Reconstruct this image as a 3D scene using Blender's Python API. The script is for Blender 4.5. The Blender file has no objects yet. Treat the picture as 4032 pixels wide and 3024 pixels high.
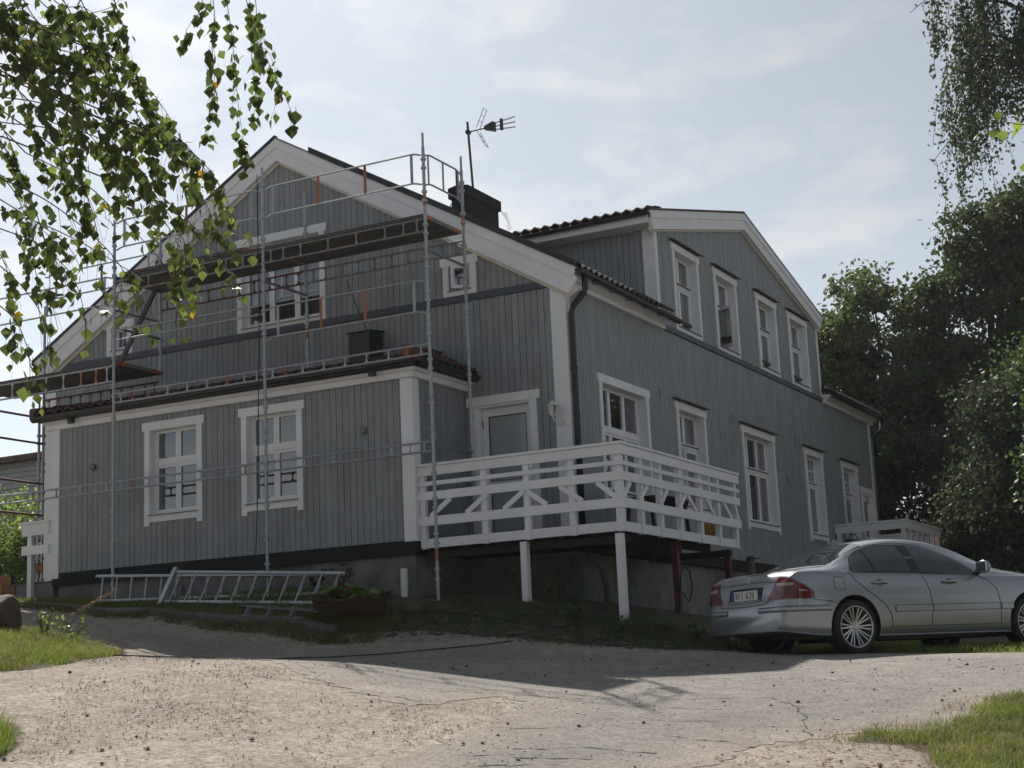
import bpy, bmesh, math, random
import numpy as np
from mathutils import Vector, Matrix
random.seed(7); rng = np.random.default_rng(11)
S = bpy.context.scene
COL = S.collection
# ------------------------------------------------------------------ camera
cam_d = bpy.data.cameras.new("camera"); cam = bpy.data.objects.new("camera", cam_d); COL.objects.link(cam)
cam_d.sensor_width = 36; cam_d.lens = 54.156; cam_d.clip_end = 3000; cam_d.clip_start = 0.1
Rv = Vector((0.88190, 0.46937, -0.04377)).normalized(); Fv = Vector((-0.45330, 0.87133, 0.18747)).normalized()
Uv = Rv.cross(Fv); Rv = Fv.cross(Uv)
M = Matrix((Rv, Uv, -Fv)).transposed().to_4x4(); M.translation = Vector((9.7835, -20.6622, -1.9204)); cam.matrix_world = M
S.camera = cam
# ------------------------------------------------------------------ sky and sun
SUN_AZ = math.radians(-43.5)      # measured from +Y towards +X
SUN_EL = math.radians(45.0)
w = bpy.data.worlds.new("World"); S.world = w; w.use_nodes = True
nt = w.node_tree; nt.nodes.clear()
def nd(t, tree=None, **k):
    n = (tree or nt).nodes.new(t)
    for a, b in k.items():
        if a.startswith('i_'): n.inputs[a[2:]].default_value = b
        else: setattr(n, a, b)
    return n
sky = nd('ShaderNodeTexSky', sky_type='NISHITA', sun_disc=False)
sky.sun_elevation = SUN_EL; sky.sun_rotation = SUN_AZ; sky.air_density = 1.0; sky.dust_density = 1.0; sky.ozone_density = 2.5; sky.altitude = 100
tc = nd('ShaderNodeTexCoord')
mp = nd('ShaderNodeMapping'); mp.inputs['Scale'].default_value = (1.0, 1.0, 2.4); mp.inputs['Location'].default_value = (0.35, 0.1, 0.42)
nt.links.new(tc.outputs['Generated'], mp.inputs['Vector'])
nz = nd('ShaderNodeTexNoise'); nz.inputs['Scale'].default_value = 9.0; nz.inputs['Detail'].default_value = 9; nz.inputs['Roughness'].default_value = 0.56; nz.inputs['Distortion'].default_value = 0.25
nt.links.new(mp.outputs['Vector'], nz.inputs['Vector'])
rp = nd('ShaderNodeValToRGB'); rp.color_ramp.elements[0].position = 0.47; rp.color_ramp.elements[1].position = 0.63
rp.color_ramp.elements[0].color = (0, 0, 0, 1); rp.color_ramp.elements[1].color = (0.72, 0.72, 0.72, 1)
nt.links.new(nz.outputs['Fac'], rp.inputs['Fac'])
bw = nd('ShaderNodeRGBToBW'); nt.links.new(sky.outputs['Color'], bw.inputs[0])
def tint(k, c):
    m1 = nd('ShaderNodeMath', operation='MULTIPLY'); m1.inputs[1].default_value = k; nt.links.new(bw.outputs[0], m1.inputs[0])
    v = nd('ShaderNodeVectorMath', operation='SCALE'); v.inputs[0].default_value = c; nt.links.new(m1.outputs[0], v.inputs['Scale']); return v.outputs[0]
mx = nd('ShaderNodeMix', data_type='RGBA')
nt.links.new(rp.outputs['Color'], mx.inputs['Factor']); nt.links.new(tint(1.34, (0.985, 1.0, 1.02)), mx.inputs[7])
hz = nd('ShaderNodeMix', data_type='RGBA'); hz.inputs['Factor'].default_value = 0.76
nt.links.new(sky.outputs['Color'], hz.inputs[6]); nt.links.new(hz.outputs[2], mx.inputs[6]); nt.links.new(tint(1.15, (0.93, 1.0, 1.05)), hz.inputs[7])
bg = nd('ShaderNodeBackground'); bg.inputs['Strength'].default_value = 0.086
nt.links.new(mx.outputs[2], bg.inputs['Color'])
ow = nd('ShaderNodeOutputWorld'); nt.links.new(bg.outputs[0], ow.inputs[0])
sd = bpy.data.lights.new("sun", 'SUN'); sd.energy = 5.0; sd.angle = math.radians(0.6); sd.color = (1.0, 0.955, 0.89)
sun = bpy.data.objects.new("sun", sd); COL.objects.link(sun)
tosun = Vector((math.sin(SUN_AZ) * math.cos(SUN_EL), math.cos(SUN_AZ) * math.cos(SUN_EL), math.sin(SUN_EL)))
sun.rotation_euler = tosun.to_track_quat('Z', 'Y').to_euler(); sun.location = tosun * 60
S.view_settings.view_transform = 'Standard'; S.view_settings.look = 'None'; S.view_settings.exposure = 0.34; S.view_settings.gamma = 1.0
S.render.resolution_x = 1024; S.render.resolution_y = 768
S.cycles.max_bounces = 5; S.cycles.diffuse_bounces = 3; S.cycles.glossy_bounces = 3; S.cycles.transparent_max_bounces = 8; S.cycles.caustics_reflective = False; S.cycles.caustics_refractive = False
# ------------------------------------------------------------------ materials
MT = {}
def mat(name, col, rough=0.7, metal=0.0, var=0.12, scale=6.0, bump=0.0, bscale=60.0, spec=0.5, col2=None, c2pos=(0.45, 0.65), stretch=(1, 1, 1), trans=0.0, coat=0.0):
    m = bpy.data.materials.new(name); m.use_nodes = True; t = m.node_tree; t.nodes.clear()
    o = nd('ShaderNodeOutputMaterial', t); b = nd('ShaderNodeBsdfPrincipled', t)
    b.inputs['Roughness'].default_value = rough; b.inputs['Metallic'].default_value = metal
    b.inputs['Specular IOR Level'].default_value = spec
    if coat: b.inputs['Coat Weight'].default_value = coat; b.inputs['Coat Roughness'].default_value = 0.04
    tx = nd('ShaderNodeTexCoord', t); mpn = nd('ShaderNodeMapping', t); mpn.inputs['Scale'].default_value = stretch
    t.links.new(tx.outputs['Object'], mpn.inputs['Vector'])
    n = nd('ShaderNodeTexNoise', t); n.inputs['Scale'].default_value = scale; n.inputs['Detail'].default_value = 6; n.inputs['Roughness'].default_value = 0.65
    t.links.new(mpn.outputs['Vector'], n.inputs['Vector'])
    r = nd('ShaderNodeValToRGB', t)
    r.color_ramp.elements[0].position = 0.3; r.color_ramp.elements[1].position = 0.7
    r.color_ramp.elements[0].color = tuple(c * (1 - var) for c in col) + (1,)
    r.color_ramp.elements[1].color = tuple(min(1, c * (1 + var)) for c in col) + (1,)
    t.links.new(n.outputs['Fac'], r.inputs['Fac'])
    src = r.outputs['Color']
    if col2:
        n2 = nd('ShaderNodeTexNoise', t); n2.inputs['Scale'].default_value = scale * 0.45; n2.inputs['Detail'].default_value = 8; n2.inputs['Roughness'].default_value = 0.7
        t.links.new(mpn.outputs['Vector'], n2.inputs['Vector'])
        r2 = nd('ShaderNodeValToRGB', t); r2.color_ramp.elements[0].position = c2pos[0]; r2.color_ramp.elements[1].position = c2pos[1]
        t.links.new(n2.outputs['Fac'], r2.inputs['Fac'])
        mi = nd('ShaderNodeMix', t, data_type='RGBA'); t.links.new(r2.outputs['Color'], mi.inputs['Factor'])
        t.links.new(src, mi.inputs[6]); mi.inputs[7].default_value = tuple(col2) + (1,)
        src = mi.outputs[2]
    # every object a slightly different tone
    oi = nd('ShaderNodeObjectInfo', t); mr = nd('ShaderNodeMapRange', t); mr.inputs['To Min'].default_value = 1 - var * 0.45; mr.inputs['To Max'].default_value = 1 + var * 0.45
    t.links.new(oi.outputs['Random'], mr.inputs['Value'])
    hs = nd('ShaderNodeHueSaturation', t); t.links.new(src, hs.inputs['Color']); t.links.new(mr.outputs[0], hs.inputs['Value'])
    src = hs.outputs['Color']
    t.links.new(src, b.inputs['Base Color'])
    if bump:
        n3 = nd('ShaderNodeTexNoise', t); n3.inputs['Scale'].default_value = bscale; n3.inputs['Detail'].default_value = 5
        t.links.new(mpn.outputs['Vector'], n3.inputs['Vector'])
        bp_ = nd('ShaderNodeBump', t); bp_.inputs['Strength'].default_value = bump; bp_.inputs['Distance'].default_value = 0.02
        t.links.new(n3.outputs['Fac'], bp_.inputs['Height']); t.links.new(bp_.outputs[0], b.inputs['Normal'])
    if trans:
        tl = nd('ShaderNodeBsdfTranslucent', t); ms = nd('ShaderNodeMixShader', t); ms.inputs[0].default_value = trans
        br = nd('ShaderNodeHueSaturation', t); br.inputs['Value'].default_value = 1.7; br.inputs['Saturation'].default_value = 1.1
        t.links.new(src, br.inputs['Color']); t.links.new(br.outputs[0], tl.inputs['Color'])
        t.links.new(b.outputs[0], ms.inputs[1]); t.links.new(tl.outputs[0], ms.inputs[2]); t.links.new(ms.outputs[0], o.inputs[0])
    else:
        t.links.new(b.outputs[0], o.inputs[0])
    MT[name] = m
    return m
def glassmat(name, tint, base=0.05, rough=0.02):
    m = bpy.data.materials.new(name); m.use_nodes = True; t = m.node_tree; t.nodes.clear()
    o = nd('ShaderNodeOutputMaterial', t); tr = nd('ShaderNodeBsdfTransparent', t); tr.inputs[0].default_value = tuple(tint) + (1,)
    gl = nd('ShaderNodeBsdfGlossy', t); gl.inputs['Roughness'].default_value = rough
    fr = nd('ShaderNodeFresnel', t); fr.inputs['IOR'].default_value = 1.5
    ad = nd('ShaderNodeMath', t, operation='ADD'); ad.inputs[1].default_value = base; t.links.new(fr.outputs[0], ad.inputs[0])
    n = nd('ShaderNodeTexNoise', t); n.inputs['Scale'].default_value = 1.7; bu = nd('ShaderNodeBump', t); bu.inputs['Strength'].default_value = 0.05
    t.links.new(n.outputs['Fac'], bu.inputs['Height']); t.links.new(bu.outputs[0], gl.inputs['Normal'])
    ms = nd('ShaderNodeMixShader', t); t.links.new(ad.outputs[0], ms.inputs[0]); t.links.new(tr.outputs[0], ms.inputs[1]); t.links.new(gl.outputs[0], ms.inputs[2])
    t.links.new(ms.outputs[0], o.inputs[0]); MT[name] = m
mat('grey_paint', (0.245, 0.266, 0.284), 0.55, var=0.16, scale=5, bump=0.08, bscale=90, stretch=(1, 1, 0.25))
mat('groove', (0.035, 0.04, 0.048), 0.9)
mat('white_paint', (0.79, 0.81, 0.85), 0.5, var=0.06, scale=2.2, bump=0.04, bscale=40)
mat('cream_paint', (0.68, 0.65, 0.56), 0.55, var=0.05, scale=4)
mat('slate_paint', (0.055, 0.065, 0.085), 0.5, var=0.15)
mat('black_metal', (0.012, 0.013, 0.015), 0.38, 0.0, var=0.2)
mat('tile_dark', (0.05, 0.036, 0.032), 0.62, var=0.4, scale=9, bump=0.2)
mat('tile_red', (0.085, 0.030, 0.026), 0.7, var=0.35, scale=7, bump=0.2, col2=(0.05, 0.035, 0.035), c2pos=(0.42, 0.62))
mat('tile_brown', (0.13, 0.075, 0.04), 0.75, var=0.35, scale=7, bump=0.2, col2=(0.03, 0.028, 0.026))
mat('terracotta', (0.24, 0.075, 0.04), 0.75, var=0.2)
mat('concrete', (0.19, 0.185, 0.18), 0.9, var=0.2, scale=2.5, bump=0.35, bscale=25, col2=(0.06, 0.058, 0.055), c2pos=(0.45, 0.7))
mat('zinc', (0.34, 0.37, 0.40), 0.45, 0.45, var=0.18, scale=14, bump=0.05)
mat('zinc_dull', (0.20, 0.20, 0.21), 0.6, 0.35, var=0.25, scale=10)
mat('orange', (0.36, 0.12, 0.035), 0.6, var=0.3, scale=20, col2=(0.20, 0.10, 0.06), c2pos=(0.5, 0.7))
mat('rust', (0.14, 0.06, 0.035), 0.75, 0.2, var=0.4, scale=20)
mat('tar', (0.008, 0.008, 0.009), 0.9)
mat('wood_dark_shaded', (0.035, 0.03, 0.026), 0.9, var=0.3)  # joist and board tone darkened to carry the deep shade under the deck
mat('wood_grey', (0.085, 0.075, 0.066), 0.85, var=0.3, scale=8, stretch=(0.3, 3, 3), bump=0.2)
mat('wood_red', (0.085, 0.016, 0.014), 0.6, var=0.2)
mat('aluminium', (0.52, 0.54, 0.57), 0.4, 0.6, var=0.08)
mat('curtain', (0.72, 0.73, 0.73), 0.9, var=0.08, scale=9, stretch=(4, 4, 0.3), trans=0.25)
mat('blind', (0.50, 0.51, 0.50), 0.7, var=0.05)
mat('interior', (0.20, 0.205, 0.21), 0.9)
mat('brown_thing', (0.07, 0.05, 0.04), 0.8, var=0.4)
mat('plastic_white', (0.72, 0.72, 0.70), 0.4, var=0.05)
mat('plastic_black', (0.012, 0.012, 0.013), 0.45)
mat('rubber', (0.018, 0.018, 0.019), 0.75, var=0.2, scale=30)
mat('bark', (0.045, 0.036, 0.03), 0.95, var=0.4, scale=12, bump=0.5)
mat('twig', (0.045, 0.03, 0.026), 0.8, var=0.3)
mat('birch_bark', (0.52, 0.50, 0.47), 0.85, var=0.2, scale=6, col2=(0.03, 0.03, 0.03), c2pos=(0.6, 0.66), stretch=(1, 1, 4))
mat('leaf_dark', (0.060, 0.076, 0.036), 0.6, var=0.45, scale=3, trans=0.3, spec=0.2)
mat('leaf_mid', (0.062, 0.090, 0.027), 0.5, var=0.4, scale=3, trans=0.38)
mat('leaf_light', (0.12, 0.16, 0.04), 0.5, var=0.3, scale=8, trans=0.58)
mat('leaf_yellow', (0.42, 0.24, 0.02), 0.6, var=0.3, trans=0.45)
mat('leaf_birch', (0.080, 0.104, 0.030), 0.42, var=0.35, scale=8, trans=0.48)
mat('oak_leaf', (0.080, 0.102, 0.038), 0.55, var=0.5, scale=1.2, trans=0.3, spec=0.25)
mat('grass', (0.135, 0.17, 0.042), 0.6, var=0.4, scale=2.2, trans=0.4, col2=(0.25, 0.23, 0.09), c2pos=(0.52, 0.8))
mat('dry_stalk', (0.25, 0.19, 0.09), 0.8, var=0.3, trans=0.2)
mat('stone', (0.12, 0.11, 0.10), 0.9, var=0.3, scale=5, bump=0.4, bscale=20)
mat('pebble', (0.13, 0.105, 0.09), 0.9, var=0.5, scale=2)
mat('pebble_pale', (0.46, 0.42, 0.36), 0.9, var=0.2)
mat('cardboard', (0.42, 0.22, 0.10), 0.85, var=0.1)
mat('rock_brown', (0.105, 0.072, 0.056), 0.85, var=0.3, scale=5, bump=0.5, bscale=15)
mat('leaf_pot', (0.17, 0.24, 0.065), 0.5, var=0.25, trans=0.3)
mat('boat_wood', (0.055, 0.034, 0.022), 0.75, var=0.3, scale=4, stretch=(1, 1, 6))
mat('crack', (0.035, 0.032, 0.03), 0.95)
mat('cable', (0.01, 0.01, 0.01), 0.6)
mat('car_paint', (0.35, 0.365, 0.39), 0.26, 0.6, var=0.01, coat=0.8)
mat('chrome', (0.75, 0.76, 0.78), 0.12, 1.0, var=0.02)
mat('rim', (0.55, 0.56, 0.58), 0.3, 0.8, var=0.03)
mat('red_lens', (0.14, 0.005, 0.006), 0.12, var=0.05, coat=0.6)
mat('red_lens_dark', (0.10, 0.004, 0.005), 0.12, var=0.05, coat=0.6)
mat('clear_lens', (0.36, 0.30, 0.29), 0.15, var=0.05, coat=0.6)
mat('plate_white', (0.75, 0.76, 0.74), 0.4, var=0.02)
mat('plate_blue', (0.02, 0.06, 0.35), 0.4)
mat('plate_ink', (0.01, 0.01, 0.01), 0.5)
mat('shut_line', (0.02, 0.02, 0.022), 0.7)
mat('blue_cap', (0.02, 0.08, 0.40), 0.4)
mat('red_plastic', (0.35, 0.03, 0.02), 0.5)
mat('yellow_ball', (0.55, 0.33, 0.02), 0.5)
mat('siding_far', (0.36, 0.38, 0.40), 0.7, var=0.05)
mat('flower_red', (0.4, 0.02, 0.03), 0.6)
glassmat('glass', (0.86, 0.89, 0.90), 0.24)
glassmat('car_glass', (0.16, 0.19, 0.20), 0.06)
def darkglass(name, col, rough):
    m = mat(name, col, rough, var=0.02, coat=1.0); return m
darkglass('car_glass_dark', (0.012, 0.018, 0.02), 0.03)
mat('door_glass', (0.36, 0.395, 0.41), 0.12, var=0.08, scale=1.5, coat=0.5)
# ------------------------------------------------------------------ mesh helper
class MB:
    def __init__(s): s.v = []; s.f = []
    def add(s, vs, fs):
        n = len(s.v); s.v += [tuple(p) for p in vs]; s.f += [tuple(i + n for i in f) for f in fs]; return s
    BF = [(0, 3, 2, 1), (4, 5, 6, 7), (0, 1, 5, 4), (1, 2, 6, 5), (2, 3, 7, 6), (3, 0, 4, 7)]
    def box(s, x0, x1, y0, y1, z0, z1):
        return s.add([(x0, y0, z0), (x1, y0, z0), (x1, y1, z0), (x0, y1, z0), (x0, y0, z1), (x1, y0, z1), (x1, y1, z1), (x0, y1, z1)], MB.BF)
    def hexa(s, p8): return s.add(p8, MB.BF)
    def beam(s, p, q, w, h, up=(0, 0, 1)):
        p = Vector(p); q = Vector(q); d = (q - p).normalized(); r = d.cross(Vector(up))
        if r.length < 1e-4: r = d.cross(Vector((0, 1, 0)))
        r.normalize(); u = r.cross(d); r = r * (w / 2); u = u * (h / 2)
        return s.add([p - r - u, q - r - u, q + r - u, p + r - u, p - r + u, q - r + u, q + r + u, p + r + u], MB.BF)
    def cyl(s, p, q, r, n=8, r2=None, caps=True):
        p = Vector(p); q = Vector(q); d = (q - p).normalized(); a = d.cross(Vector((0, 0, 1)))
        if a.length < 1e-3: a = Vector((1, 0, 0))
        a.normalize(); b = d.cross(a); r2 = r if r2 is None else r2; vs = []
        for c, rr in ((p, r), (q, r2)):
            for i in range(n):
                t = 2 * math.pi * i / n; vs.append(c + a * (rr * math.cos(t)) + b * (rr * math.sin(t)))
        fs = [(i, (i + 1) % n, n + (i + 1) % n, n + i) for i in range(n)]
        if caps: fs += [tuple(range(n - 1, -1, -1)), tuple(range(n, 2 * n))]
        return s.add(vs, fs)
    def tube(s, pts, r, n=6, r1=None):
        pts = [Vector(p) for p in pts]; m = len(pts); vs = []; fs = []
        for k, p in enumerate(pts):
            d = (pts[min(k + 1, m - 1)] - pts[max(k - 1, 0)]).normalized(); a = d.cross(Vector((0.13, 0.21, 0.97)))
            if a.length < 1e-3: a = Vector((1, 0, 0))
            a.normalize(); b = d.cross(a); rr = r if r1 is None else r + (r1 - r) * k / max(1, m - 1)
            for i in range(n):
                t = 2 * math.pi * i / n; vs.append(p + a * (rr * math.cos(t)) + b * (rr * math.sin(t)))
        for k in range(m - 1):
            for i in range(n): fs.append((k * n + i, k * n + (i + 1) % n, (k + 1) * n + (i + 1) % n, (k + 1) * n + i))
        fs += [tuple(range(n - 1, -1, -1)), tuple(range((m - 1) * n, m * n))]
        return s.add(vs, fs)
    def poly(s, pts): return s.add(pts, [tuple(range(len(pts)))])
    def prism(s, pts, off):
        n = len(pts); o = Vector(off); a = [Vector(p) for p in pts]; b = [p + o for p in a]
        return s.add(a + b, [tuple(range(n - 1, -1, -1)), tuple(range(n, 2 * n))] + [(i, (i + 1) % n, n + (i + 1) % n, n + i) for i in range(n)])
    def lathe(s, prof, c, axis='z', n=24):
        vs = []; fs = []; m = len(prof)
        for i in range(n):
            t = 2 * math.pi * i / n
            for (r, h) in prof:
                if axis == 'z': vs.append((c[0] + r * math.cos(t), c[1] + r * math.sin(t), c[2] + h))
                else: vs.append((c[0] + r * math.cos(t), c[1] + h, c[2] + r * math.sin(t)))
        for i in range(n):
            for k in range(m - 1): fs.append((i * m + k, ((i + 1) % n) * m + k, ((i + 1) % n) * m + k + 1, i * m + k + 1))
        return s.add(vs, fs)
    def grid(s, P):
        m = len(P); n = len(P[0]); vs = [p for row in P for p in row]
        return s.add(vs, [(i * n + j, i * n + j + 1, (i + 1) * n + j + 1, (i + 1) * n + j) for i in range(m - 1) for j in range(n - 1)])
    def mesh(s, name):
        me = bpy.data.meshes.new(name); me.from_pydata(s.v, [], s.f); me.update(); return me
    def build(s, name, mname, parent=None, smooth=False, fix=True):
        me = s.mesh(name)
        if fix:
            b = bmesh.new(); b.from_mesh(me); bmesh.ops.recalc_face_normals(b, faces=b.faces); b.to_mesh(me); b.free()
        if smooth: me.polygons.foreach_set('use_smooth', [True] * len(me.polygons))
        return link(name, me, mname, parent)
def link(name, me, mname, parent=None):
    o = bpy.data.objects.new(name, me)
    if mname and not me.materials: me.materials.append(MT[mname])
    COL.objects.link(o)
    if parent: setpar(o, parent)
    return o
WORLD = {}
def wm(o):
    return WORLD.get(o.name, Matrix.Identity(4))
def setpar(o, parent):
    o.parent = parent; o.matrix_parent_inverse = wm(parent).inverted()
def tag(o, label, cat=None, group=None, kind=None):
    o['label'] = label
    if cat: o['category'] = cat
    if group: o['group'] = group
    if kind: o['kind'] = kind
    return o
def thing(name, loc, label, cat, group=None):
    o = bpy.data.objects.new(name, None); COL.objects.link(o); o.location = loc; o.empty_display_size = 0.2
    WORLD[o.name] = Matrix.Translation(Vector(loc)); return tag(o, label, cat, group)
def copypart(src, name, parent, matrix):
    o = bpy.data.objects.new(name, src); COL.objects.link(o)
    if parent: setpar(o, parent)
    o.matrix_basis = matrix
    return o
# ------------------------------------------------------------------ terrain height
CP = np.array([(-1.8, -1.5, -.72), (-5.2, -1.5, -.62), (-8.6, -1.5, -.42), (-12, -1.5, -.25), (-13, 3, 0.1), (-.13, -1.5, -.88), (1.33, -1.5, -1.24), (-1.2, -2.05, -.82), (1.3, .6, -1.08),
 (0, 4, -1.1), (0, 9, -1.1), (0, 17, -1.0), (-10, 10, -.5), (-5, 5, -.7),
 (-7.5, -2.8, -.49), (-5.5, -2.8, -.60), (-3.9, -2.8, -.70), (-2.4, -2.75, -.80), (-8.1, -3.2, -.50), (-5.8, -3.2, -.76), (-3.92, -3.2, -.98), (-2.2, -3.2, -1.19), (-1.43, -3.0, -1.22), (1.2, -3.0, -1.49), (2.47, -3.0, -1.65), (3.3, -2.3, -1.73),
 (4.57, -2.17, -1.81), (3.35, -1.2, -1.75), (5.1, .9, -1.82), (6.2, .17, -1.84), (8, 2.5, -1.86), (6, 4, -1.75), (4, 8, -1.5), (3, 14, -1.2),
 (.07, -7.4, -1.64), (1.42, -6.7, -1.81), (3.33, -5.6, -1.98), (5.5, -4.6, -2.0), (8.2, -4.0, -2.05), (-5.5, -6.0, -1.0), (-3.0, -8.6, -1.45),
 (1.0, -12.3, -2.36), (2.83, -11.5, -2.44), (4.45, -10.7, -2.52), (6.03, -9.85, -2.60), (7.63, -9, -2.68), (-3, -12.5, -2.0), (9.8, -20.7, -3.45), (4, -20, -3.2), (14, -16, -3.3), (14, -8, -2.5), (13, 0, -2.0),
 (-18, -8, -.5), (-18, 6, .4), (-18, -22, -1.8), (24, -4, -2.2), (24, 20, -1.2), (0, 30, -.6), (-20, 30, -.2), (24, -26, -3.4), (0, -30, -3.6), (-20,-32,-2.4)])
def _tps(d2): return np.where(d2 > 1e-9, d2 * np.log(np.maximum(d2, 1e-9)) * 0.5, 0.0)
_n = len(CP)
_K = _tps(((CP[:, None, :2] - CP[None, :, :2]) ** 2).sum(-1)) + np.eye(_n) * 0.06
_P = np.c_[np.ones(_n), CP[:, :2]]
_A = np.block([[_K, _P], [_P.T, np.zeros((3, 3))]])
_W = np.linalg.solve(_A, np.r_[CP[:, 2], 0, 0, 0])
def Gv(x, y):
    x = np.asarray(x, float); y = np.asarray(y, float)
    xc = np.clip(x, -24, 26); yc = np.clip(y, -32, 32)
    out = _W[_n] + _W[_n + 1] * xc + _W[_n + 2] * yc
    for i in range(_n): out = out + _W[i] * _tps((xc - CP[i, 0]) ** 2 + (yc - CP[i, 1]) ** 2)
    return out
def G(x, y): return float(Gv(x, y))
# ------------------------------------------------------------------ ground, road
from mathutils.geometry import delaunay_2d_cdt
def coords(fine0, fine1, step, far):
    c = list(np.arange(fine0, fine1 + 1e-6, step)); s = step; a = fine0; b = fine1
    while a > -far or b < far:
        s *= 1.35; a -= s; b += s; c = [a] + c + [b]
    return np.array(c)
def ground_material():
    m = bpy.data.materials.new('ground'); m.use_nodes = True; t = m.node_tree; t.nodes.clear()
    o = nd('ShaderNodeOutputMaterial', t); b = nd('ShaderNodeBsdfPrincipled', t); b.inputs['Roughness'].default_value = 0.95; b.inputs['Specular IOR Level'].default_value = 0.15
    tx = nd('ShaderNodeTexCoord', t)
    def noise(sc, det=6, rough=0.6):
        n = nd('ShaderNodeTexNoise', t); n.inputs['Scale'].default_value = sc; n.inputs['Detail'].default_value = det; n.inputs['Roughness'].default_value = rough
        t.links.new(tx.outputs['Object'], n.inputs['Vector']); return n.outputs['Fac']
    def ramp(src, p0, p1, c0, c1):
        r = nd('ShaderNodeValToRGB', t); r.color_ramp.elements[0].position = p0; r.color_ramp.elements[1].position = p1
        r.color_ramp.elements[0].color = tuple(c0) + (1,); r.color_ramp.elements[1].color = tuple(c1) + (1,); t.links.new(src, r.inputs['Fac']); return r.outputs['Color']
    def mix(f, a, c):
        k = nd('ShaderNodeMix', t, data_type='RGBA'); t.links.new(f, k.inputs['Factor']); t.links.new(a, k.inputs[6]); t.links.new(c, k.inputs[7]); return k.outputs[2]
    big = ramp(noise(0.55, 9, 0.68), 0.34, 0.66, (0.35, 0.308, 0.265), (0.54, 0.49, 0.425))
    mid = ramp(noise(6.0, 8, 0.75), 0.36, 0.60, (0.62, 0.57, 0.52), (1, 1, 1))
    fine = ramp(noise(22, 9, 0.9), 0.41, 0.55, (0.36, 0.31, 0.27), (1.2, 1.18, 1.16))
    m0 = nd('ShaderNodeMix', t, data_type='RGBA', blend_type='MULTIPLY'); m0.inputs['Factor'].default_value = 0.8
    t.links.new(big, m0.inputs[6]); t.links.new(mid, m0.inputs[7])
    mul = nd('ShaderNodeMix', t, data_type='RGBA', blend_type='MULTIPLY'); mul.inputs['Factor'].default_value = 0.9
    t.links.new(m0.outputs[2], mul.inputs[6]); t.links.new(fine, mul.inputs[7])
    soil = ramp(noise(5, 9, 0.75), 0.35, 0.7, (0.05, 0.052, 0.028), (0.17, 0.14, 0.10))
    at = nd('ShaderNodeAttribute', t); at.attribute_name = 'cover'
    nn = noise(3.0, 8, 0.7); ad = nd('ShaderNodeMath', t, operation='ADD'); sb = nd('ShaderNodeMath', t, operation='SUBTRACT'); sb.inputs[1].default_value = 0.5
    t.links.new(nn, sb.inputs[0]); t.links.new(sb.outputs[0], ad.inputs[0]); t.links.new(at.outputs['Fac'], ad.inputs[1])
    fac = ramp(ad.outputs[0], 0.42, 0.58, (0, 0, 0), (1, 1, 1))
    col = mix(fac, mul.outputs[2], soil)
    t.links.new(col, b.inputs['Base Color'])
    bu = nd('ShaderNodeBump', t); bu.inputs['Strength'].default_value = 0.7; bu.inputs['Distance'].default_value = 0.03
    t.links.new(noise(30, 6, 0.75), bu.inputs['Height']); t.links.new(bu.outputs[0], b.inputs['Normal'])
    t.links.new(b.outputs[0], o.inputs[0]); MT['ground'] = m
ground_material()
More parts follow.
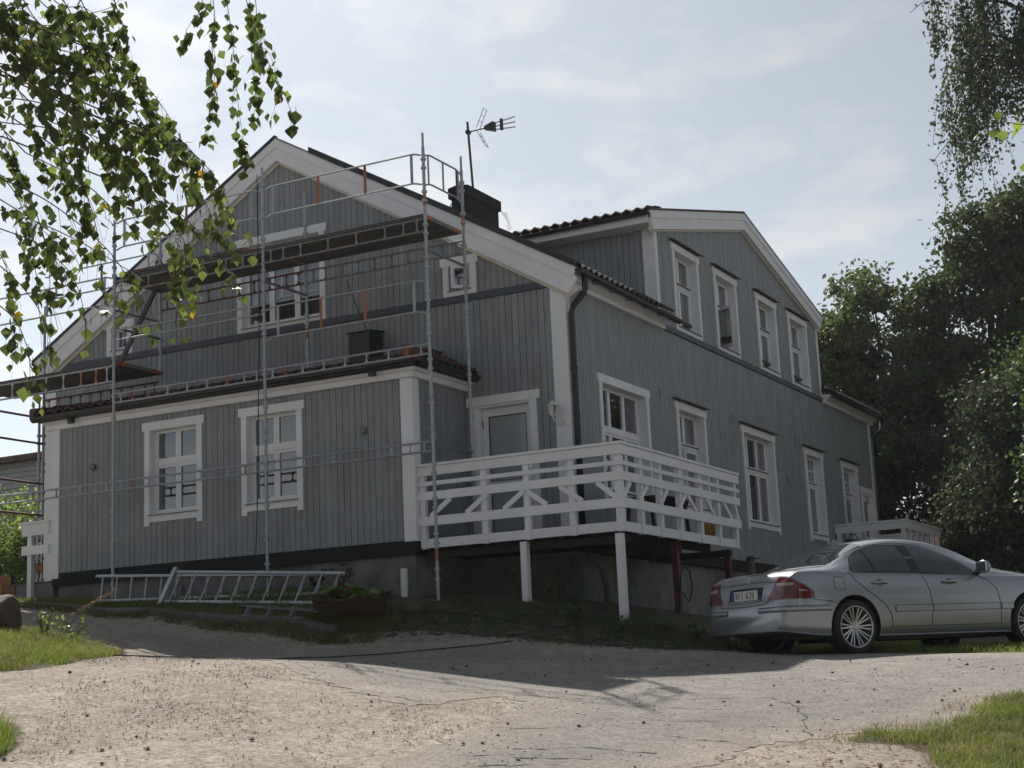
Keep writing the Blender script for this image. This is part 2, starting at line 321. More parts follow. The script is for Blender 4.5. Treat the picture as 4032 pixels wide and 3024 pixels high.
def asphalt_material():
    m = bpy.data.materials.new('asphalt'); m.use_nodes = True; t = m.node_tree; t.nodes.clear()
    o = nd('ShaderNodeOutputMaterial', t); b = nd('ShaderNodeBsdfPrincipled', t); b.inputs['Roughness'].default_value = 0.95; b.inputs['Specular IOR Level'].default_value = 0.06
    tx = nd('ShaderNodeTexCoord', t)
    def noise(sc, det=6, rough=0.6):
        n = nd('ShaderNodeTexNoise', t); n.inputs['Scale'].default_value = sc; n.inputs['Detail'].default_value = det; n.inputs['Roughness'].default_value = rough
        t.links.new(tx.outputs['Object'], n.inputs['Vector']); return n.outputs['Fac']
    def ramp(src, p0, p1, c0, c1):
        r = nd('ShaderNodeValToRGB', t); r.color_ramp.elements[0].position = p0; r.color_ramp.elements[1].position = p1
        r.color_ramp.elements[0].color = tuple(c0) + (1,); r.color_ramp.elements[1].color = tuple(c1) + (1,); t.links.new(src, r.inputs['Fac']); return r.outputs['Color']
    big = ramp(noise(0.7, 9, 0.7), 0.32, 0.68, (0.315, 0.297, 0.277), (0.425, 0.40, 0.37))
    mid = ramp(noise(5.0, 9, 0.85), 0.36, 0.60, (0.66, 0.645, 0.63), (1.05, 1.05, 1.05))
    spk = ramp(noise(30, 9, 0.9), 0.40, 0.56, (0.44, 0.42, 0.40), (1.2, 1.2, 1.2))
    m0 = nd('ShaderNodeMix', t, data_type='RGBA', blend_type='MULTIPLY'); m0.inputs['Factor'].default_value = 0.8
    t.links.new(big, m0.inputs[6]); t.links.new(mid, m0.inputs[7])
    dust = ramp(noise(1.6, 9, 0.75), 0.35, 0.65, (0.33, 0.293, 0.252), (0.48, 0.43, 0.372))
    at = nd('ShaderNodeAttribute', t); at.attribute_name = 'edge'
    ad = nd('ShaderNodeMath', t, operation='ADD'); sb = nd('ShaderNodeMath', t, operation='MULTIPLY_ADD'); sb.inputs[1].default_value = 1.6; sb.inputs[2].default_value = -0.8
    t.links.new(noise(2.6, 9, 0.75), sb.inputs[0]); t.links.new(sb.outputs[0], ad.inputs[0]); t.links.new(at.outputs['Fac'], ad.inputs[1])
    ef = ramp(ad.outputs[0], 0.30, 0.85, (0, 0, 0), (1, 1, 1))
    k = nd('ShaderNodeMix', t, data_type='RGBA'); t.links.new(ef, k.inputs['Factor']); t.links.new(m0.outputs[2], k.inputs[6]); t.links.new(dust, k.inputs[7])
    mul = nd('ShaderNodeMix', t, data_type='RGBA', blend_type='MULTIPLY'); mul.inputs['Factor'].default_value = 0.85
    t.links.new(k.outputs[2], mul.inputs[6]); t.links.new(spk, mul.inputs[7]); t.links.new(mul.outputs[2], b.inputs['Base Color'])
    bu = nd('ShaderNodeBump', t); bu.inputs['Strength'].default_value = 0.9; bu.inputs['Distance'].default_value = 0.02
    t.links.new(noise(60, 5, 0.75), bu.inputs['Height']); t.links.new(bu.outputs[0], b.inputs['Normal'])
    t.links.new(b.outputs[0], o.inputs[0]); MT['asphalt'] = m
asphalt_material()
def inpoly(x, y, P):
    x = np.asarray(x); y = np.asarray(y); r = np.zeros(x.shape, bool); n = len(P)
    for i in range(n):
        x0, y0 = P[i]; x1, y1 = P[(i + 1) % n]
        c = ((y0 > y) != (y1 > y)) & (x < (x1 - x0) * (y - y0) / (y1 - y0 + 1e-12) + x0); r ^= c
    return r
BANK = [(-16, -3.25), (-8.1, -3.2), (-3.9, -3.2), (-2.2, -3.3), (-1.4, -3.05), (1.2, -3.12), (2.5, -3.05), (3.3, -2.2), (4.3, -1.2), (5.3, -2.1), (6.6, -2.3), (9, -2.0), (30, 2), (30, 200), (-200, 200), (-200, -3)]
LAWN_L = [(-9, -7.2), (-6.4, -5.6), (-5.3, -5.3), (-4.2, -5.5), (-3.1, -6.3), (-2.5, -7.0), (-1.9, -8.1), (-1.6, -9.0), (-1.9, -9.5), (-3, -10.5), (-9, -12)]
LAWN_R = [(7.0, -5.9), (7.05, -6.9), (6.9, -7.7), (6.3, -8.25), (6.3, -8.65), (6.8, -8.6), (7.1, -9.1), (7.3, -10.0), (9.5, -12), (12, -8), (9, -5)]
TUFT = [(-1.5, -11.0), (0.2, -11.2), (0.75, -11.7), (1.1, -12.4), (0.5, -13.5), (-1.5, -13)]
def soft(P, x, y):
    acc = np.zeros(np.shape(x))
    for dx, dy in ((0, 0), (.12, 0), (-.12, 0), (0, .12), (0, -.12)): acc += inpoly(x + dx, y + dy, P)
    return acc / 5
gx = coords(-9.0, 10.0, 0.13, 500); gy = coords(-14.0, 1.0, 0.13, 500)
GX, GY = np.meshgrid(gx, gy, indexing='ij')
GZ = Gv(GX, GY)
mb = MB(); nx, ny = GX.shape
me = bpy.data.meshes.new('ground')
vs = np.stack([GX.ravel(), GY.ravel(), GZ.ravel()], 1)
idx = np.arange(nx * ny).reshape(nx, ny)
fs = np.stack([idx[:-1, :-1].ravel(), idx[1:, :-1].ravel(), idx[1:, 1:].ravel(), idx[:-1, 1:].ravel()], 1)
me.from_pydata(vs.tolist(), [], fs.tolist())
cov = np.maximum.reduce([soft(P, GX.ravel(), GY.ravel()) for P in (BANK, LAWN_L, LAWN_R, TUFT)])
a = me.attributes.new('cover', 'FLOAT', 'POINT'); a.data.foreach_set('value', cov.astype(np.float32))
me.polygons.foreach_set('use_smooth', [True] * len(me.polygons))
ground = link('ground', me, 'ground'); tag(ground, 'pale gravel and soil sloping up to the house', kind='structure')
def jitter(P, step, amp, seed):
    r = random.Random(seed); out = []
    for i in range(len(P)):
        a = Vector((*P[i], 0)); b = Vector((*P[(i + 1) % len(P)], 0)); L = (b - a).length; n = max(1, int(L / step)); nn = Vector((-(b - a).y, (b - a).x, 0)) / max(L, 1e-6)
        for k in range(n):
            p = a + (b - a) * (k / n) + nn * r.uniform(-amp, amp); out.append((p.x, p.y))
    return out
def sheet(name, P, lift, mname, parent=None, step=0.2):
    xs = [p[0] for p in P]; ys = [p[1] for p in P]
    A, B = np.meshgrid(np.arange(min(xs), max(xs), step), np.arange(min(ys), max(ys), step))
    k = inpoly(A.ravel(), B.ravel(), P); pts = [Vector(p) for p in P] + [Vector((x, y)) for x, y in zip(A.ravel()[k], B.ravel()[k])]
    n = len(P); V, E, F, *_ = delaunay_2d_cdt(pts, [(i, (i + 1) % n) for i in range(n)], [], 1, 1e-5)
    vx = np.array([v.x for v in V]); vy = np.array([v.y for v in V]); vz = Gv(vx, vy) + lift
    me = bpy.data.meshes.new(name); me.from_pydata(np.stack([vx, vy, vz], 1).tolist(), [], [tuple(f) for f in F])
    b = bmesh.new(); b.from_mesh(me); bmesh.ops.recalc_face_normals(b, faces=b.faces)
    if sum(f.normal.z for f in b.faces) < 0: bmesh.ops.reverse_faces(b, faces=b.faces)
    b.to_mesh(me); b.free(); me.polygons.foreach_set('use_smooth', [True] * len(me.polygons))
    seg = np.array(P + [P[0]]); dmin = np.full(len(vx), 9.0)
    for i in range(len(P)):
        a_ = seg[i]; d_ = seg[i + 1] - a_; q = np.clip(((vx - a_[0]) * d_[0] + (vy - a_[1]) * d_[1]) / max(1e-9, d_ @ d_), 0, 1); dmin = np.minimum(dmin, np.hypot(vx - a_[0] - q * d_[0], vy - a_[1] - q * d_[1]))
    at = me.attributes.new('edge', 'FLOAT', 'POINT'); at.data.foreach_set('value', np.clip(1 - dmin / 1.1, 0, 1).astype(np.float32))
    return link(name, me, mname, parent)
ROAD = [(-9.5, -3.85), (-5.94, -3.62), (-4.04, -3.65), (-2.2, -3.75), (-1.4, -3.45), (1.2, -3.35), (2.5, -3.3), (3.4, -2.45), (4.4, -1.7), (5.2, -2.3), (6.6, -2.5), (9, -2.2), (22, 0.5), (22, -5), (9.2, -5.4), (7.15, -6.2), (7.0, -7.3), (6.85, -7.75), (6.25, -8.3), (6.03, -8.66), (5.7, -9.17), (5.74, -10.1), (5.5, -11.5), (4.2, -12), (3.68, -11.2), (3.6, -10.57), (3.52, -9.25), (3.3, -8.25), (2.99, -7.97), (2.81, -8.5), (2.61, -8.98), (1.89, -8.74), (1.11, -8.37), (.16, -7.65), (-1.52, -6.61), (-2.5, -6.05), (-4.2, -5.0), (-6, -4.75), (-9.5, -4.7)]
road = sheet('road', jitter(ROAD, 0.10, 0.07, 3), 0.004, 'asphalt'); tag(road, 'worn pale asphalt drive crossing in front of the house', kind='structure')
def ribbon(name, pts, w, lift, mname, parent, seed, amp=0.05):
    r = random.Random(seed); m = MB(); out = []
    for i in range(len(pts) - 1):
        a = Vector((*pts[i], 0)); b = Vector((*pts[i + 1], 0)); n = max(2, int((b - a).length / 0.07))
        for k in range(n): out.append(a + (b - a) * (k / n))
    o2 = 0; L = []; R_ = []
    for i, p in enumerate(out):
        d = (out[min(i + 1, len(out) - 1)] - out[max(0, i - 1)]); nn = Vector((-d.y, d.x, 0)).normalized(); o2 = o2 * 0.75 + r.uniform(-amp, amp)
        ww = w * max(.04, r.uniform(-.35, 1.2)); p = p + nn * o2
        for s_, T in ((1, L), (-1, R_)):
            q = p + nn * (s_ * ww / 2); T.append((q.x, q.y, G(q.x, q.y) + lift))
    m.grid([L, R_]); return m.build(name, mname, parent)
CR = [([(2.0, -8.62), (2.6, -8.85)], .04), ([(2.99, -7.85), (3.83, -7.5), (5.07, -6.72), (5.37, -7.03), (5.73, -7.9), (6.03, -8.6)], .035), ([(.2, -7.5), (1.1, -8.2)], .025),
      ([(4.2, -10.2), (4.7, -9.9), (5.3, -9.9)], .05), ([(3.9, -10.6), (4.5, -10.45), (5.0, -10.3)], .055), ([(4.3, -10.9), (4.9, -10.55)], .05), ([(3.7, -9.5), (4.4, -9.0)], .03), ([(4.9, -9.1), (5.6, -9.05)], .05), ([(3.4, -7.6), (2.3, -8.2)], .03), ([(1.9, -8.2), (2.9, -7.6), (3.6, -7.3)], .025), ([(6.2, -4.5), (7.2, -4.1), (8.2, -3.9)], .05), ([(3.6, -5.6), (5.2, -5.3)], .02), ([(4.0, -7.8), (5.0, -7.5)], .025), ([(4.2, -8.6), (5.2, -8.2)], .025)]
for i, (p, wd) in enumerate(CR): ribbon('crack', p, wd * .62, 0.0075, 'crack', road, i, 0.035)
# loose stones and fallen leaves
ico = [(0, 0, 1), (.9, 0, .2), (.28, .85, .2), (-.72, .53, .2), (-.72, -.53, .2), (.28, -.85, .2), (0, 0, -.6)]
icf = [(0, 1, 2), (0, 2, 3), (0, 3, 4), (0, 4, 5), (0, 5, 1), (6, 2, 1), (6, 3, 2), (6, 4, 3), (6, 5, 4), (6, 1, 5)]
def pebbles(name, n, poly, s0, s1, mname, seed, flat=0.6, p=2.2, clump=0.0):
    r = np.random.default_rng(seed); xs = [q[0] for q in poly]; ys = [q[1] for q in poly]; m = MB(); k = 0
    X_ = r.uniform(min(xs), max(xs), n * 9); Y_ = r.uniform(min(ys), max(ys), n * 9); ok = inpoly(X_, Y_, poly)
    dn = np.sin(X_ * 2.3 + 1.7 * np.sin(Y_ * 1.9)) + np.sin(Y_ * 2.9 + 1.3 * np.sin(X_ * 3.1)) + .8 * np.sin(X_ * 7.1 + Y_ * 5.3); ok &= dn * clump + r.normal(size=len(X_)) * .8 > clump * .5
    X_ = X_[ok][:n]; Y_ = Y_[ok][:n]; Z_ = Gv(X_, Y_)
    for x, y, z in zip(X_, Y_, Z_):
        s = s0 + (s1 - s0) * r.random() ** p; a = r.uniform(0, 6.28); c, d = math.cos(a), math.sin(a); e = r.uniform(0.5, 1); h_ = flat * r.uniform(.6, 1.2)
        m.add([(x + s * (v[0] * c - v[1] * d * e) * r.uniform(.8, 1.2), y + s * (v[0] * d + v[1] * c * e), z + 0.010 + s * h_ * v[2]) for v in ico], icf)
    return m.build(name, mname, fix=False)
VIS = [(-2.6, -7.4), (1.0, -4.6), (3.3, -3.6), (7.5, -3.2), (7.6, -5.8), (6.6, -8.3), (7.2, -9.6), (5.6, -10.6), (2.6, -12), (1.0, -12.2), (-1.6, -9.3)]
GRV = [(-2.4, -6.4), (-1.4, -6.7), (1.1, -8.5), (2.6, -9.1), (3.4, -8.4), (3.5, -9.3), (3.6, -11.4), (1.2, -12.3), (-1.5, -9.4)]
tag(pebbles('gravel', 1700, VIS, 0.003, 0.012, 'pebble', 1, p=2, clump=.6), 'fine dark grit scattered over the drive', 'gravel', kind='stuff')
tag(pebbles('gravel', 2400, GRV, 0.003, 0.014, 'pebble', 2, p=2.5, clump=.9), 'loose dark gravel on the worn bare part of the drive', 'gravel', kind='stuff')
tag(pebbles('gravel', 3000, GRV, 0.004, 0.016, 'pebble_pale', 7, p=2.5, clump=.6), 'pale gravel on the worn bare part of the drive', 'gravel', kind='stuff')
tag(pebbles('gravel', 150, VIS, 0.012, 0.032, 'pebble', 3, p=2.0), 'larger dark stones lying loose on the drive', 'gravel', kind='stuff')
tag(pebbles('fallen_leaves', 520, VIS + [], 0.008, 0.026, 'pebble_pale', 4, flat=0.12, p=1.0, clump=.5), 'pale dry leaves lying on the drive', 'fallen leaves', kind='stuff')
tag(pebbles('fallen_leaves', 160, [(5.6, -10), (5.7, -9.2), (6.3, -8.7), (7.2, -9.2), (7.4, -10)], 0.010, 0.026, 'leaf_yellow', 8, flat=0.15, p=1.0), 'yellow leaves along the right grass verge', 'fallen leaves', kind='stuff')
BNK = [(-1.5, -3.25), (1.2, -3.3), (2.5, -3.2), (3.3, -2.4), (3.3, -1.2), (1.5, -1.3), (-1.3, -1.9)]
tag(pebbles('rubble', 1500, BNK, 0.008, 0.06, 'stone', 9, flat=.45, p=2.6), 'broken stone and soil lumps on the bank below the deck', 'rubble', kind='stuff')
tag(pebbles('rubble', 260, BNK, 0.008, 0.035, 'pebble_pale', 10, flat=.3, p=2.0), 'pale chips and litter on the bank below the deck', 'rubble', kind='stuff')
# kerb of edging stones along the strip of grass before the house
kb = thing('kerb', (-6, -3.25, G(-6, -3.25)), 'low mossy kerb edging the grass strip in front of the house', 'kerb')
kx = -9.5
while kx < -2.6:
    L = random.uniform(0.75, 1.0); m = MB()
    m.hexa([(kx, -3.34, G(kx, -3.3) - .1), (kx + L - .02, -3.34, G(kx + L, -3.3) - .1), (kx + L - .02, -3.2, G(kx + L, -3.2) - .1), (kx, -3.2, G(kx, -3.2) - .1), (kx, -3.34, G(kx, -3.3) + .07), (kx + L - .02, -3.34, G(kx + L, -3.3) + .07), (kx + L - .02, -3.2, G(kx + L, -3.2) + .075), (kx, -3.2, G(kx, -3.2) + .075)])
    m.build('kerb_stone', 'stone', kb); kx += L
# ------------------------------------------------------------------ the house
HX0, HL = -10.57, 17.4          # left wall, far gable
AX0, AX1, AY = -8.864, -1.825, -1.566   # annex
house = thing('house', (-5.3, 8.0, -0.8), 'large grey timber house with white trim, gable end behind the scaffolding', 'house')
def MF(y0): return lambda u, z, d: (u, y0 - d, z)
def MSd(x0): return lambda u, z, d: (x0 + d, u, z)
def slab(m, M, u0, u1, z0, z1, d0, d1, z1b=None, z0b=None):
    z1b = z1 if z1b is None else z1b; z0b = z0 if z0b is None else z0b
    m.hexa([M(u0, z0, d0), M(u1, z0b, d0), M(u1, z0b, d1), M(u0, z0, d1), M(u0, z1, d0), M(u1, z1b, d0), M(u1, z1b, d1), M(u0, z1, d1)]); return m
PITCH = 0.1125
NPL = [0]; REST = MB()
def planks(M, u0, u1, zb, zt, openings=(), wallm=None, stuff=False, d=0.02):
    n = max(1, round((u1 - u0) / PITCH)); p = (u1 - u0) / n
    for i in range(n):
        a = u0 + i * p; b = a + p; c = (a + b) / 2
        segs = [(zb(c) if callable(zb) else zb, None)]
        za, zB = (zt(a), zt(b)) if callable(zt) else (zt, zt)
        cuts = sorted((o[2], o[3]) for o in openings if o[0] < c < o[1])
        lo = segs[0][0]; pieces = []
        for (c0, c1) in cuts:
            if c0 > lo + .01: pieces.append((lo, min(c0, za), min(c0, zB)))
            lo = max(lo, c1)
        if min(za, zB) > lo + .005: pieces.append((lo, za, zB))
        dd = d + random.uniform(-.0015, .0015); g = .0045 + random.uniform(-.0008, .0012)
        for (l, ta, tb) in pieces:
            m = REST if (stuff or NPL[0] >= 300) else MB()
            slab(m, M, a + g, b - g, l, ta, -.004, dd, tb)
            if m is not REST: m.build('plank', 'grey_paint', house, fix=False); NPL[0] += 1
            if wallm is not None: slab(wallm, M, a, b, l, ta, -.14, 0, tb)
def interior(M, u0, u1, z0, z1, d0, d1, parent, mname='interior'):
    m = MB(); p = [M(u0, z0, d0), M(u1, z0, d0), M(u1, z1, d0), M(u0, z1, d0), M(u0, z0, d1), M(u1, z0, d1), M(u1, z1, d1), M(u0, z1, d1)]
    m.add(p, [(4, 5, 6, 7), (0, 1, 5, 4), (1, 2, 6, 5), (2, 3, 7, 6), (3, 0, 4, 7)]); return m.build('room', mname, parent, fix=False)
def sash(M, parent, a, b, c, e, d, wd=.05, bars=None, hinge=None, gl='glass'):
    """casement in opening (a..b, c..e) at depth d; hinge = angle (rad) opened outwards about side b"""
    if hinge:
        s, k = math.sin(hinge), math.cos(hinge); M0 = M
        M = lambda u, z, dd: M0(b - (b - u) * k - (dd - d) * s * 0, z, d + (b - u) * s + (dd - d))
    m = MB(); t = .042
    slab(m, M, a, b, c, c + wd, d, d + t); slab(m, M, a, b, e - wd, e, d, d + t); slab(m, M, a, a + wd, c + wd, e - wd, d, d + t); slab(m, M, b - wd, b, c + wd, e - wd, d, d + t)
    if bars:
        nx_, nz_ = bars
        for i in range(1, nx_): u = a + wd + (b - a - 2 * wd) * i / nx_; slab(m, M, u - .012, u + .012, c + wd, e - wd, d + .004, d + t - .004)
        for i in range(1, nz_): z = c + wd + (e - c - 2 * wd) * i / nz_; slab(m, M, a + wd, b - wd, z - .012, z + .012, d + .006, d + t - .006)
    m.build('sash', 'white_paint', parent)
    g = MB(); g.poly([M(a + wd, c + wd, d + .018), M(b - wd, c + wd, d + .018), M(b - wd, e - wd, d + .018), M(a + wd, e - wd, d + .018)]); g.build('pane', gl, parent, fix=False)
def curtain(M, parent, a, b, c, e, d, mname='curtain'):
    n = max(8, int((b - a) / .02)); m = MB()
    P = [[M(a + (b - a) * i / n, z, d + .018 * math.sin(i * 1.1) + .008 * math.sin(i * .37)) for z in (c, e)] for i in range(n + 1)]
    m.grid(P); m.build('curtain', mname, parent, True, fix=False)
OPEN = {}
def window(M, key, u0, u1, z0, z1, cols=2, split=0.36, rec=0.17, tw=.105, th=.135, tb=.13, ear=.045, bars=(None, None), drip=False, curt=0, blind=False, openl=None, label=None, leg=.06, sill='black_metal', gl='glass'):
    a, b, c, e = u0 + ear + tw, u1 - ear - tw, z0 + tb, z1 - th
    OPEN.setdefault(key, []).append((a - .05, b + .05, c - .05, e + .05))
    f = MB(); t = .03
    slab(f, M, a - .03, a + .004, c - .03, e + .03, -rec - .06, .015); slab(f, M, b - .004, b + .03, c - .03, e + .03, -rec - .06, .015)
    slab(f, M, a + .004, b - .004, e - .004, e + .03, -rec - .06, .0152); slab(f, M, a + .004, b - .004, c - .03, c + .012, -rec - .06, .0)
    win = f.build('window', 'white_paint', house)
    if label: win['label'] = label
    m = MB()
    slab(m, M, u0, u1, e, z1, .0, .05); slab(m, M, u0 + ear, u0 + ear + tw, z0 - leg, e, .0, .045); slab(m, M, u1 - ear - tw, u1 - ear, z0 - leg, e, .0, .045)
    slab(m, M, u0 + ear + tw, u1 - ear - tw, z0, c - .012, .0, .043); m.build('trim', 'white_paint', win)
    s = MB(); s.hexa([M(a - .02, c + .004, -rec), M(b + .02, c + .004, -rec), M(b + .02, c - .028, .075), M(a - .02, c - .028, .075), M(a - .02, c + .014, -rec), M(b + .02, c + .014, -rec), M(b + .02, c - .018, .075), M(a - .02, c - .018, .075)]); s.build('sill', sill, win)
    if drip:
        s = MB(); s.hexa([M(u0 - .05, z1 + .012, .13), M(u1 + .05, z1 + .012, .13), M(u1 + .05, z1 + .055, 0), M(u0 - .05, z1 + .055, 0), M(u0 - .05, z1 + .03, .13), M(u1 + .05, z1 + .03, .13), M(u1 + .05, z1 + .07, 0), M(u0 - .05, z1 + .07, 0)]); s.build('drip_cap', 'tile_dark', win)
    d = -rec; zc = c + .02; zs = e - (e - zc) * split if split else e; w_ = (b - a - .04) / cols; a0 = a + .02
    fr = MB()
    slab(fr, M, a, a0 + .0, zc, e, d - .01, d + .05); slab(fr, M, b - .02, b, zc, e, d - .01, d + .05)
    if split: slab(fr, M, a0, b - .02, zs - .03, zs + .03, d - .01, d + .055)
    fr.build('frame', 'white_paint', win)
    if split and drip:
        s = MB(); slab(s, M, a0, b - .02, zs + .028, zs + .042, d + .04, d + .085); s.build('rail_cap', 'slate_paint', win)
    for i in range(cols):
        x0, x1 = a0 + i * w_, a0 + (i + 1) * w_
        hg = openl[1] if (openl and openl[0] == i) else None
        sash(M, win, x0 + .002, x1 - .002, zc, (zs - .03) if split else e, d, bars=bars[1], hinge=hg, gl=gl)
        if split: sash(M, win, x0 + .002, x1 - .002, zs + .03, e, d, bars=bars[0], gl=gl)
    room = interior(M, a - .3, b + .3, zc - .3, e + .2, d - .02, d - 1.1, win)
    if curt:
        cw = (b - a) * curt
        curtain(M, win, a, a + cw, zc, e, d - .07); curtain(M, win, b - cw, b, zc, e, d - .075)
    if blind:
        s = MB(); z = e - .02
        while z > zc + .03:
            s.hexa([M(a + .01, z, d - .05), M(b - .01, z, d - .05), M(b - .01, z + .012, d - .075), M(a + .01, z + .012, d - .075), M(a + .01, z + .002, d - .05), M(b - .01, z + .002, d - .05), M(b - .01, z + .014, d - .075), M(a + .01, z + .014, d - .075)]); z -= .032
        s.build('blind', 'blind', win)
    return win
F0 = MF(0.0); FA = MF(AY); SW = MSd(0.0)
# gable end
window(F0, 'g', -6.23, -4.32, 3.99 + .02, 5.71, cols=3, split=0.0, curt=.10, label='wide three light window under the scaffold platform', rec=.12, th=.14)
window(F0, 'g', -2.146, -1.457, 4.03, 4.69, cols=1, split=0, openl=(0, 0.5), label='small square gable window with its casement ajar', rec=.12)
window(F0, 'g', -9.162, -8.482, 4.03, 4.69, cols=1, split=0, label='small square gable window low on the left slope', rec=.12)
# annex
window(FA, 'a', -6.916, -5.658, .777, 2.398, curt=.16, label='white four pane window left of the pair on the annex', rec=.14, split=.40)
window(FA, 'a', -4.973, -3.727, .777, 2.398, curt=.12, label='white four pane window right of the pair on the annex', rec=.14, split=.40)
# long side
window(SW, 's', .983, 3.055, .78, 2.73, cols=3, blind=True, label='wide window with lowered blinds next to the corner', split=.42)
window(SW, 's', 4.215, 5.73, .78, 2.73, drip=True, curt=.42, label='window half hidden by the deck railing', openl=(0, .35))
window(SW, 's', 7.608, 9.657, .75, 2.73, cols=3, drip=True, curt=.4, label='wide three light window right of the deck', split=.40)
window(SW, 's', 11.62, 13.04, .75, 2.73, drip=True, curt=.5, bars=((2, 2), None), label='tall window with small upper panes near the far deck')
window(SW, 's', 14.485, 15.9, .75, 2.73, drip=True, curt=.5, bars=((2, 2), None), label='tall window above the far deck')
for i, (a, b) in enumerate(((4.5025, 5.882), (6.603, 7.968), (9.064, 10.44), (11.168, 12.607))):
    window(SW, 's', a, b, 4.03, 5.686, drip=True, split=.40, curt=.5, openl=(0, .9) if i == 1 else None, label=['dormer window nearest the front corner', 'dormer window with its lower casement open', 'third dormer window from the front', 'last dormer window by the far corner'][i])
# doors
def door(M, key, u0, u1, z0, z1, panes, label, handle=-1):
    ear, tw, th, rec = .05, .115, .14, .10
    a, b, e = u0 + ear + tw, u1 - ear - tw, z1 - th
    OPEN.setdefault(key, []).append((a - .05, b + .05, z0 - .1, e + .05))
    f = MB(); slab(f, M, a - .03, a + .035, z0, e + .03, -rec - .08, .012); slab(f, M, b - .035, b + .03, z0, e + .03, -rec - .08, .012); slab(f, M, a + .035, b - .035, e - .035, e + .03, -rec - .08, .0122)
    dr = f.build('door', 'white_paint', house); dr['label'] = label
    m = MB(); slab(m, M, u0, u1, e, z1, 0, .05); slab(m, M, u0 + ear, u0 + ear + tw, z0, e, 0, .045); slab(m, M, u1 - ear - tw, u1 - ear, z0, e, 0, .045); m.build('trim', 'white_paint', dr)
    A, B, d = a + .04, b - .04, -rec; wd = .10; m = MB()
    zs = [z0 + .02] + [v for p in panes for v in p] + [e - .04]
    slab(m, M, A, A + wd, zs[0], zs[-1], d - .045, d); slab(m, M, B - wd, B, zs[0], zs[-1], d - .045, d)
    for k in range(0, len(zs), 2): slab(m, M, A + wd, B - wd, zs[k], zs[k + 1], d - .045, d)
    m.build('door_leaf', 'white_paint', dr)
    for (p0, p1) in panes:
        g = MB(); g.poly([M(A + wd, p0, d - .02), M(B - wd, p0, d - .02), M(B - wd, p1, d - .02), M(A + wd, p1, d - .02)]); g.build('pane', 'door_glass', dr, fix=False)
        g = MB(); t = .012
        for q in ((A + wd, A + wd + t, p0, p1), (B - wd - t, B - wd, p0, p1), (A + wd, B - wd, p0, p0 + t), (A + wd, B - wd, p1 - t, p1)): slab(g, M, *q, d - .01, d + .006)
        g.build('gasket', 'slate_paint', dr)
    interior(M, a - .1, b + .1, z0 - .1, e + .1, d - .06, d - 1.2, dr)
    curtain(M, dr, A + .1, B - .1, panes[0][0], panes[0][1], d - .15)
    curtain(M, dr, A + .1, B - .1, panes[-1][0], panes[-1][1], d - .5)
    h = MB(); hu = (A + .05) if handle < 0 else (B - .05); slab(h, M, hu - .018, hu + .018, z0 + .92, z0 + 1.12, d, d + .012); h.cyl(M(hu, z0 + 1.04, d), M(hu, z0 + 1.04, d + .06), .011); h.cyl(M(hu, z0 + 1.04, d + .055), M(hu - handle * .12, z0 + 1.04, d + .055), .01); h.build('handle', 'chrome', dr)
    hi = MB(); hx = B if handle < 0 else A
    for q in (.35, 1.2, 1.75): hi.cyl(M(hx, z0 + q, d + .012), M(hx, z0 + q + .11, d + .012), .012)
    hi.build('hinge', 'rust', dr)
door(F0, 'g', -1.76, -.492, .16, 2.385, [(.28, .92), (1.06, 2.08)], 'white glazed door opening onto the deck', handle=1)
door(SW, 's', 16.0, 17.28, .16, 2.26, [(.3, 1.0), (1.1, 1.95)], 'white door onto the far deck')
# walls and planks
ZC = lambda x: 6.965 - .574 * abs(x + 5.3)
wl = MB()
planks(FA, AX0 + .09, AX1 - .09, .11, 2.50, OPEN['a'], wl)
planks(MSd(AX1), AY + .14, -.0, .11, 2.50, (), wl)
planks(F0, HX0 + .12, -.12, 4.06, ZC, OPEN['g'], wl)
planks(F0, HX0 + .12, -.12, .11, 3.94, OPEN['g'] + [(AX0 + .16, AX1 - .02, 0, 2.9)], wl)
planks(SW, .16, HL - .1, .07, 3.95, OPEN['s'], wl)
ZD = lambda y: 6.92 - .224 * abs(y - 8.6)
planks(SW, 3.9, 13.3, 4.06, ZD, OPEN['s'], wl)
RZ = lambda x: 7.34 - .576 * abs(x + 5.25)
planks(MF(3.78), -2.9, -.03, lambda x: RZ(x) - .15, 5.93, (), wl)
REST.build('planks', 'grey_paint', house, fix=False)['kind'] = 'stuff'
# remaining wall core: corners, far gable, left wall, band zone
for args in ((F0, HX0, HX0 + .12, .1, 4.1, -.14, 0), (F0, -.12, 0, .1, 4.1, -.14, 0), (F0, HX0 + .12, -.12, 3.94, 4.06, -.14, 0), (SW, .0, .16, .07, 4.0, -.14, 0), (SW, HL - .1, HL, .07, 4.0, -.14, 0), (SW, .16, HL - .1, 3.95, 4.06, -.14, 0), (SW, 3.78, 3.9, 4.06, 5.75, -.14, 0), (SW, 13.3, 13.42, 4.06, 5.75, -.14, 0), (FA, AX0, AX0 + .09, .11, 2.5, -.14, 0), (FA, AX1 - .09, AX1, .11, 2.5, -.14, 0), (MSd(AX1), AY + .141, AY + .15, .11, 2.5, -.14, 0)):
    slab(wl, *args)
wl.box(HX0, HX0 + .14, .15, HL, -.2, 4.1); wl.box(HX0 + .15, -.15, HL - .14, HL, -.2, 4.1); wl.box(AX0, AX0 + .14, AY + .15, -.01, .11, 2.5)
wl.prism([(HX0 + .2, HL - .02, 4.1), (-.2, HL - .02, 4.1), (-5.3, HL - .02, 6.95)], (0, -.1, 0)); wl.box(-2.6, -.1, 13.3, 13.41, 4.2, 5.7)
wl.build('wall', 'groove', house, fix=False)
fl = MB(); fl.box(HX0 + .2, -.2, .3, HL - .2, .0, .06); fl.box(HX0 + .2, -.2, .3, HL - .2, 3.1, 3.15); fl.build('floor', 'interior', house)
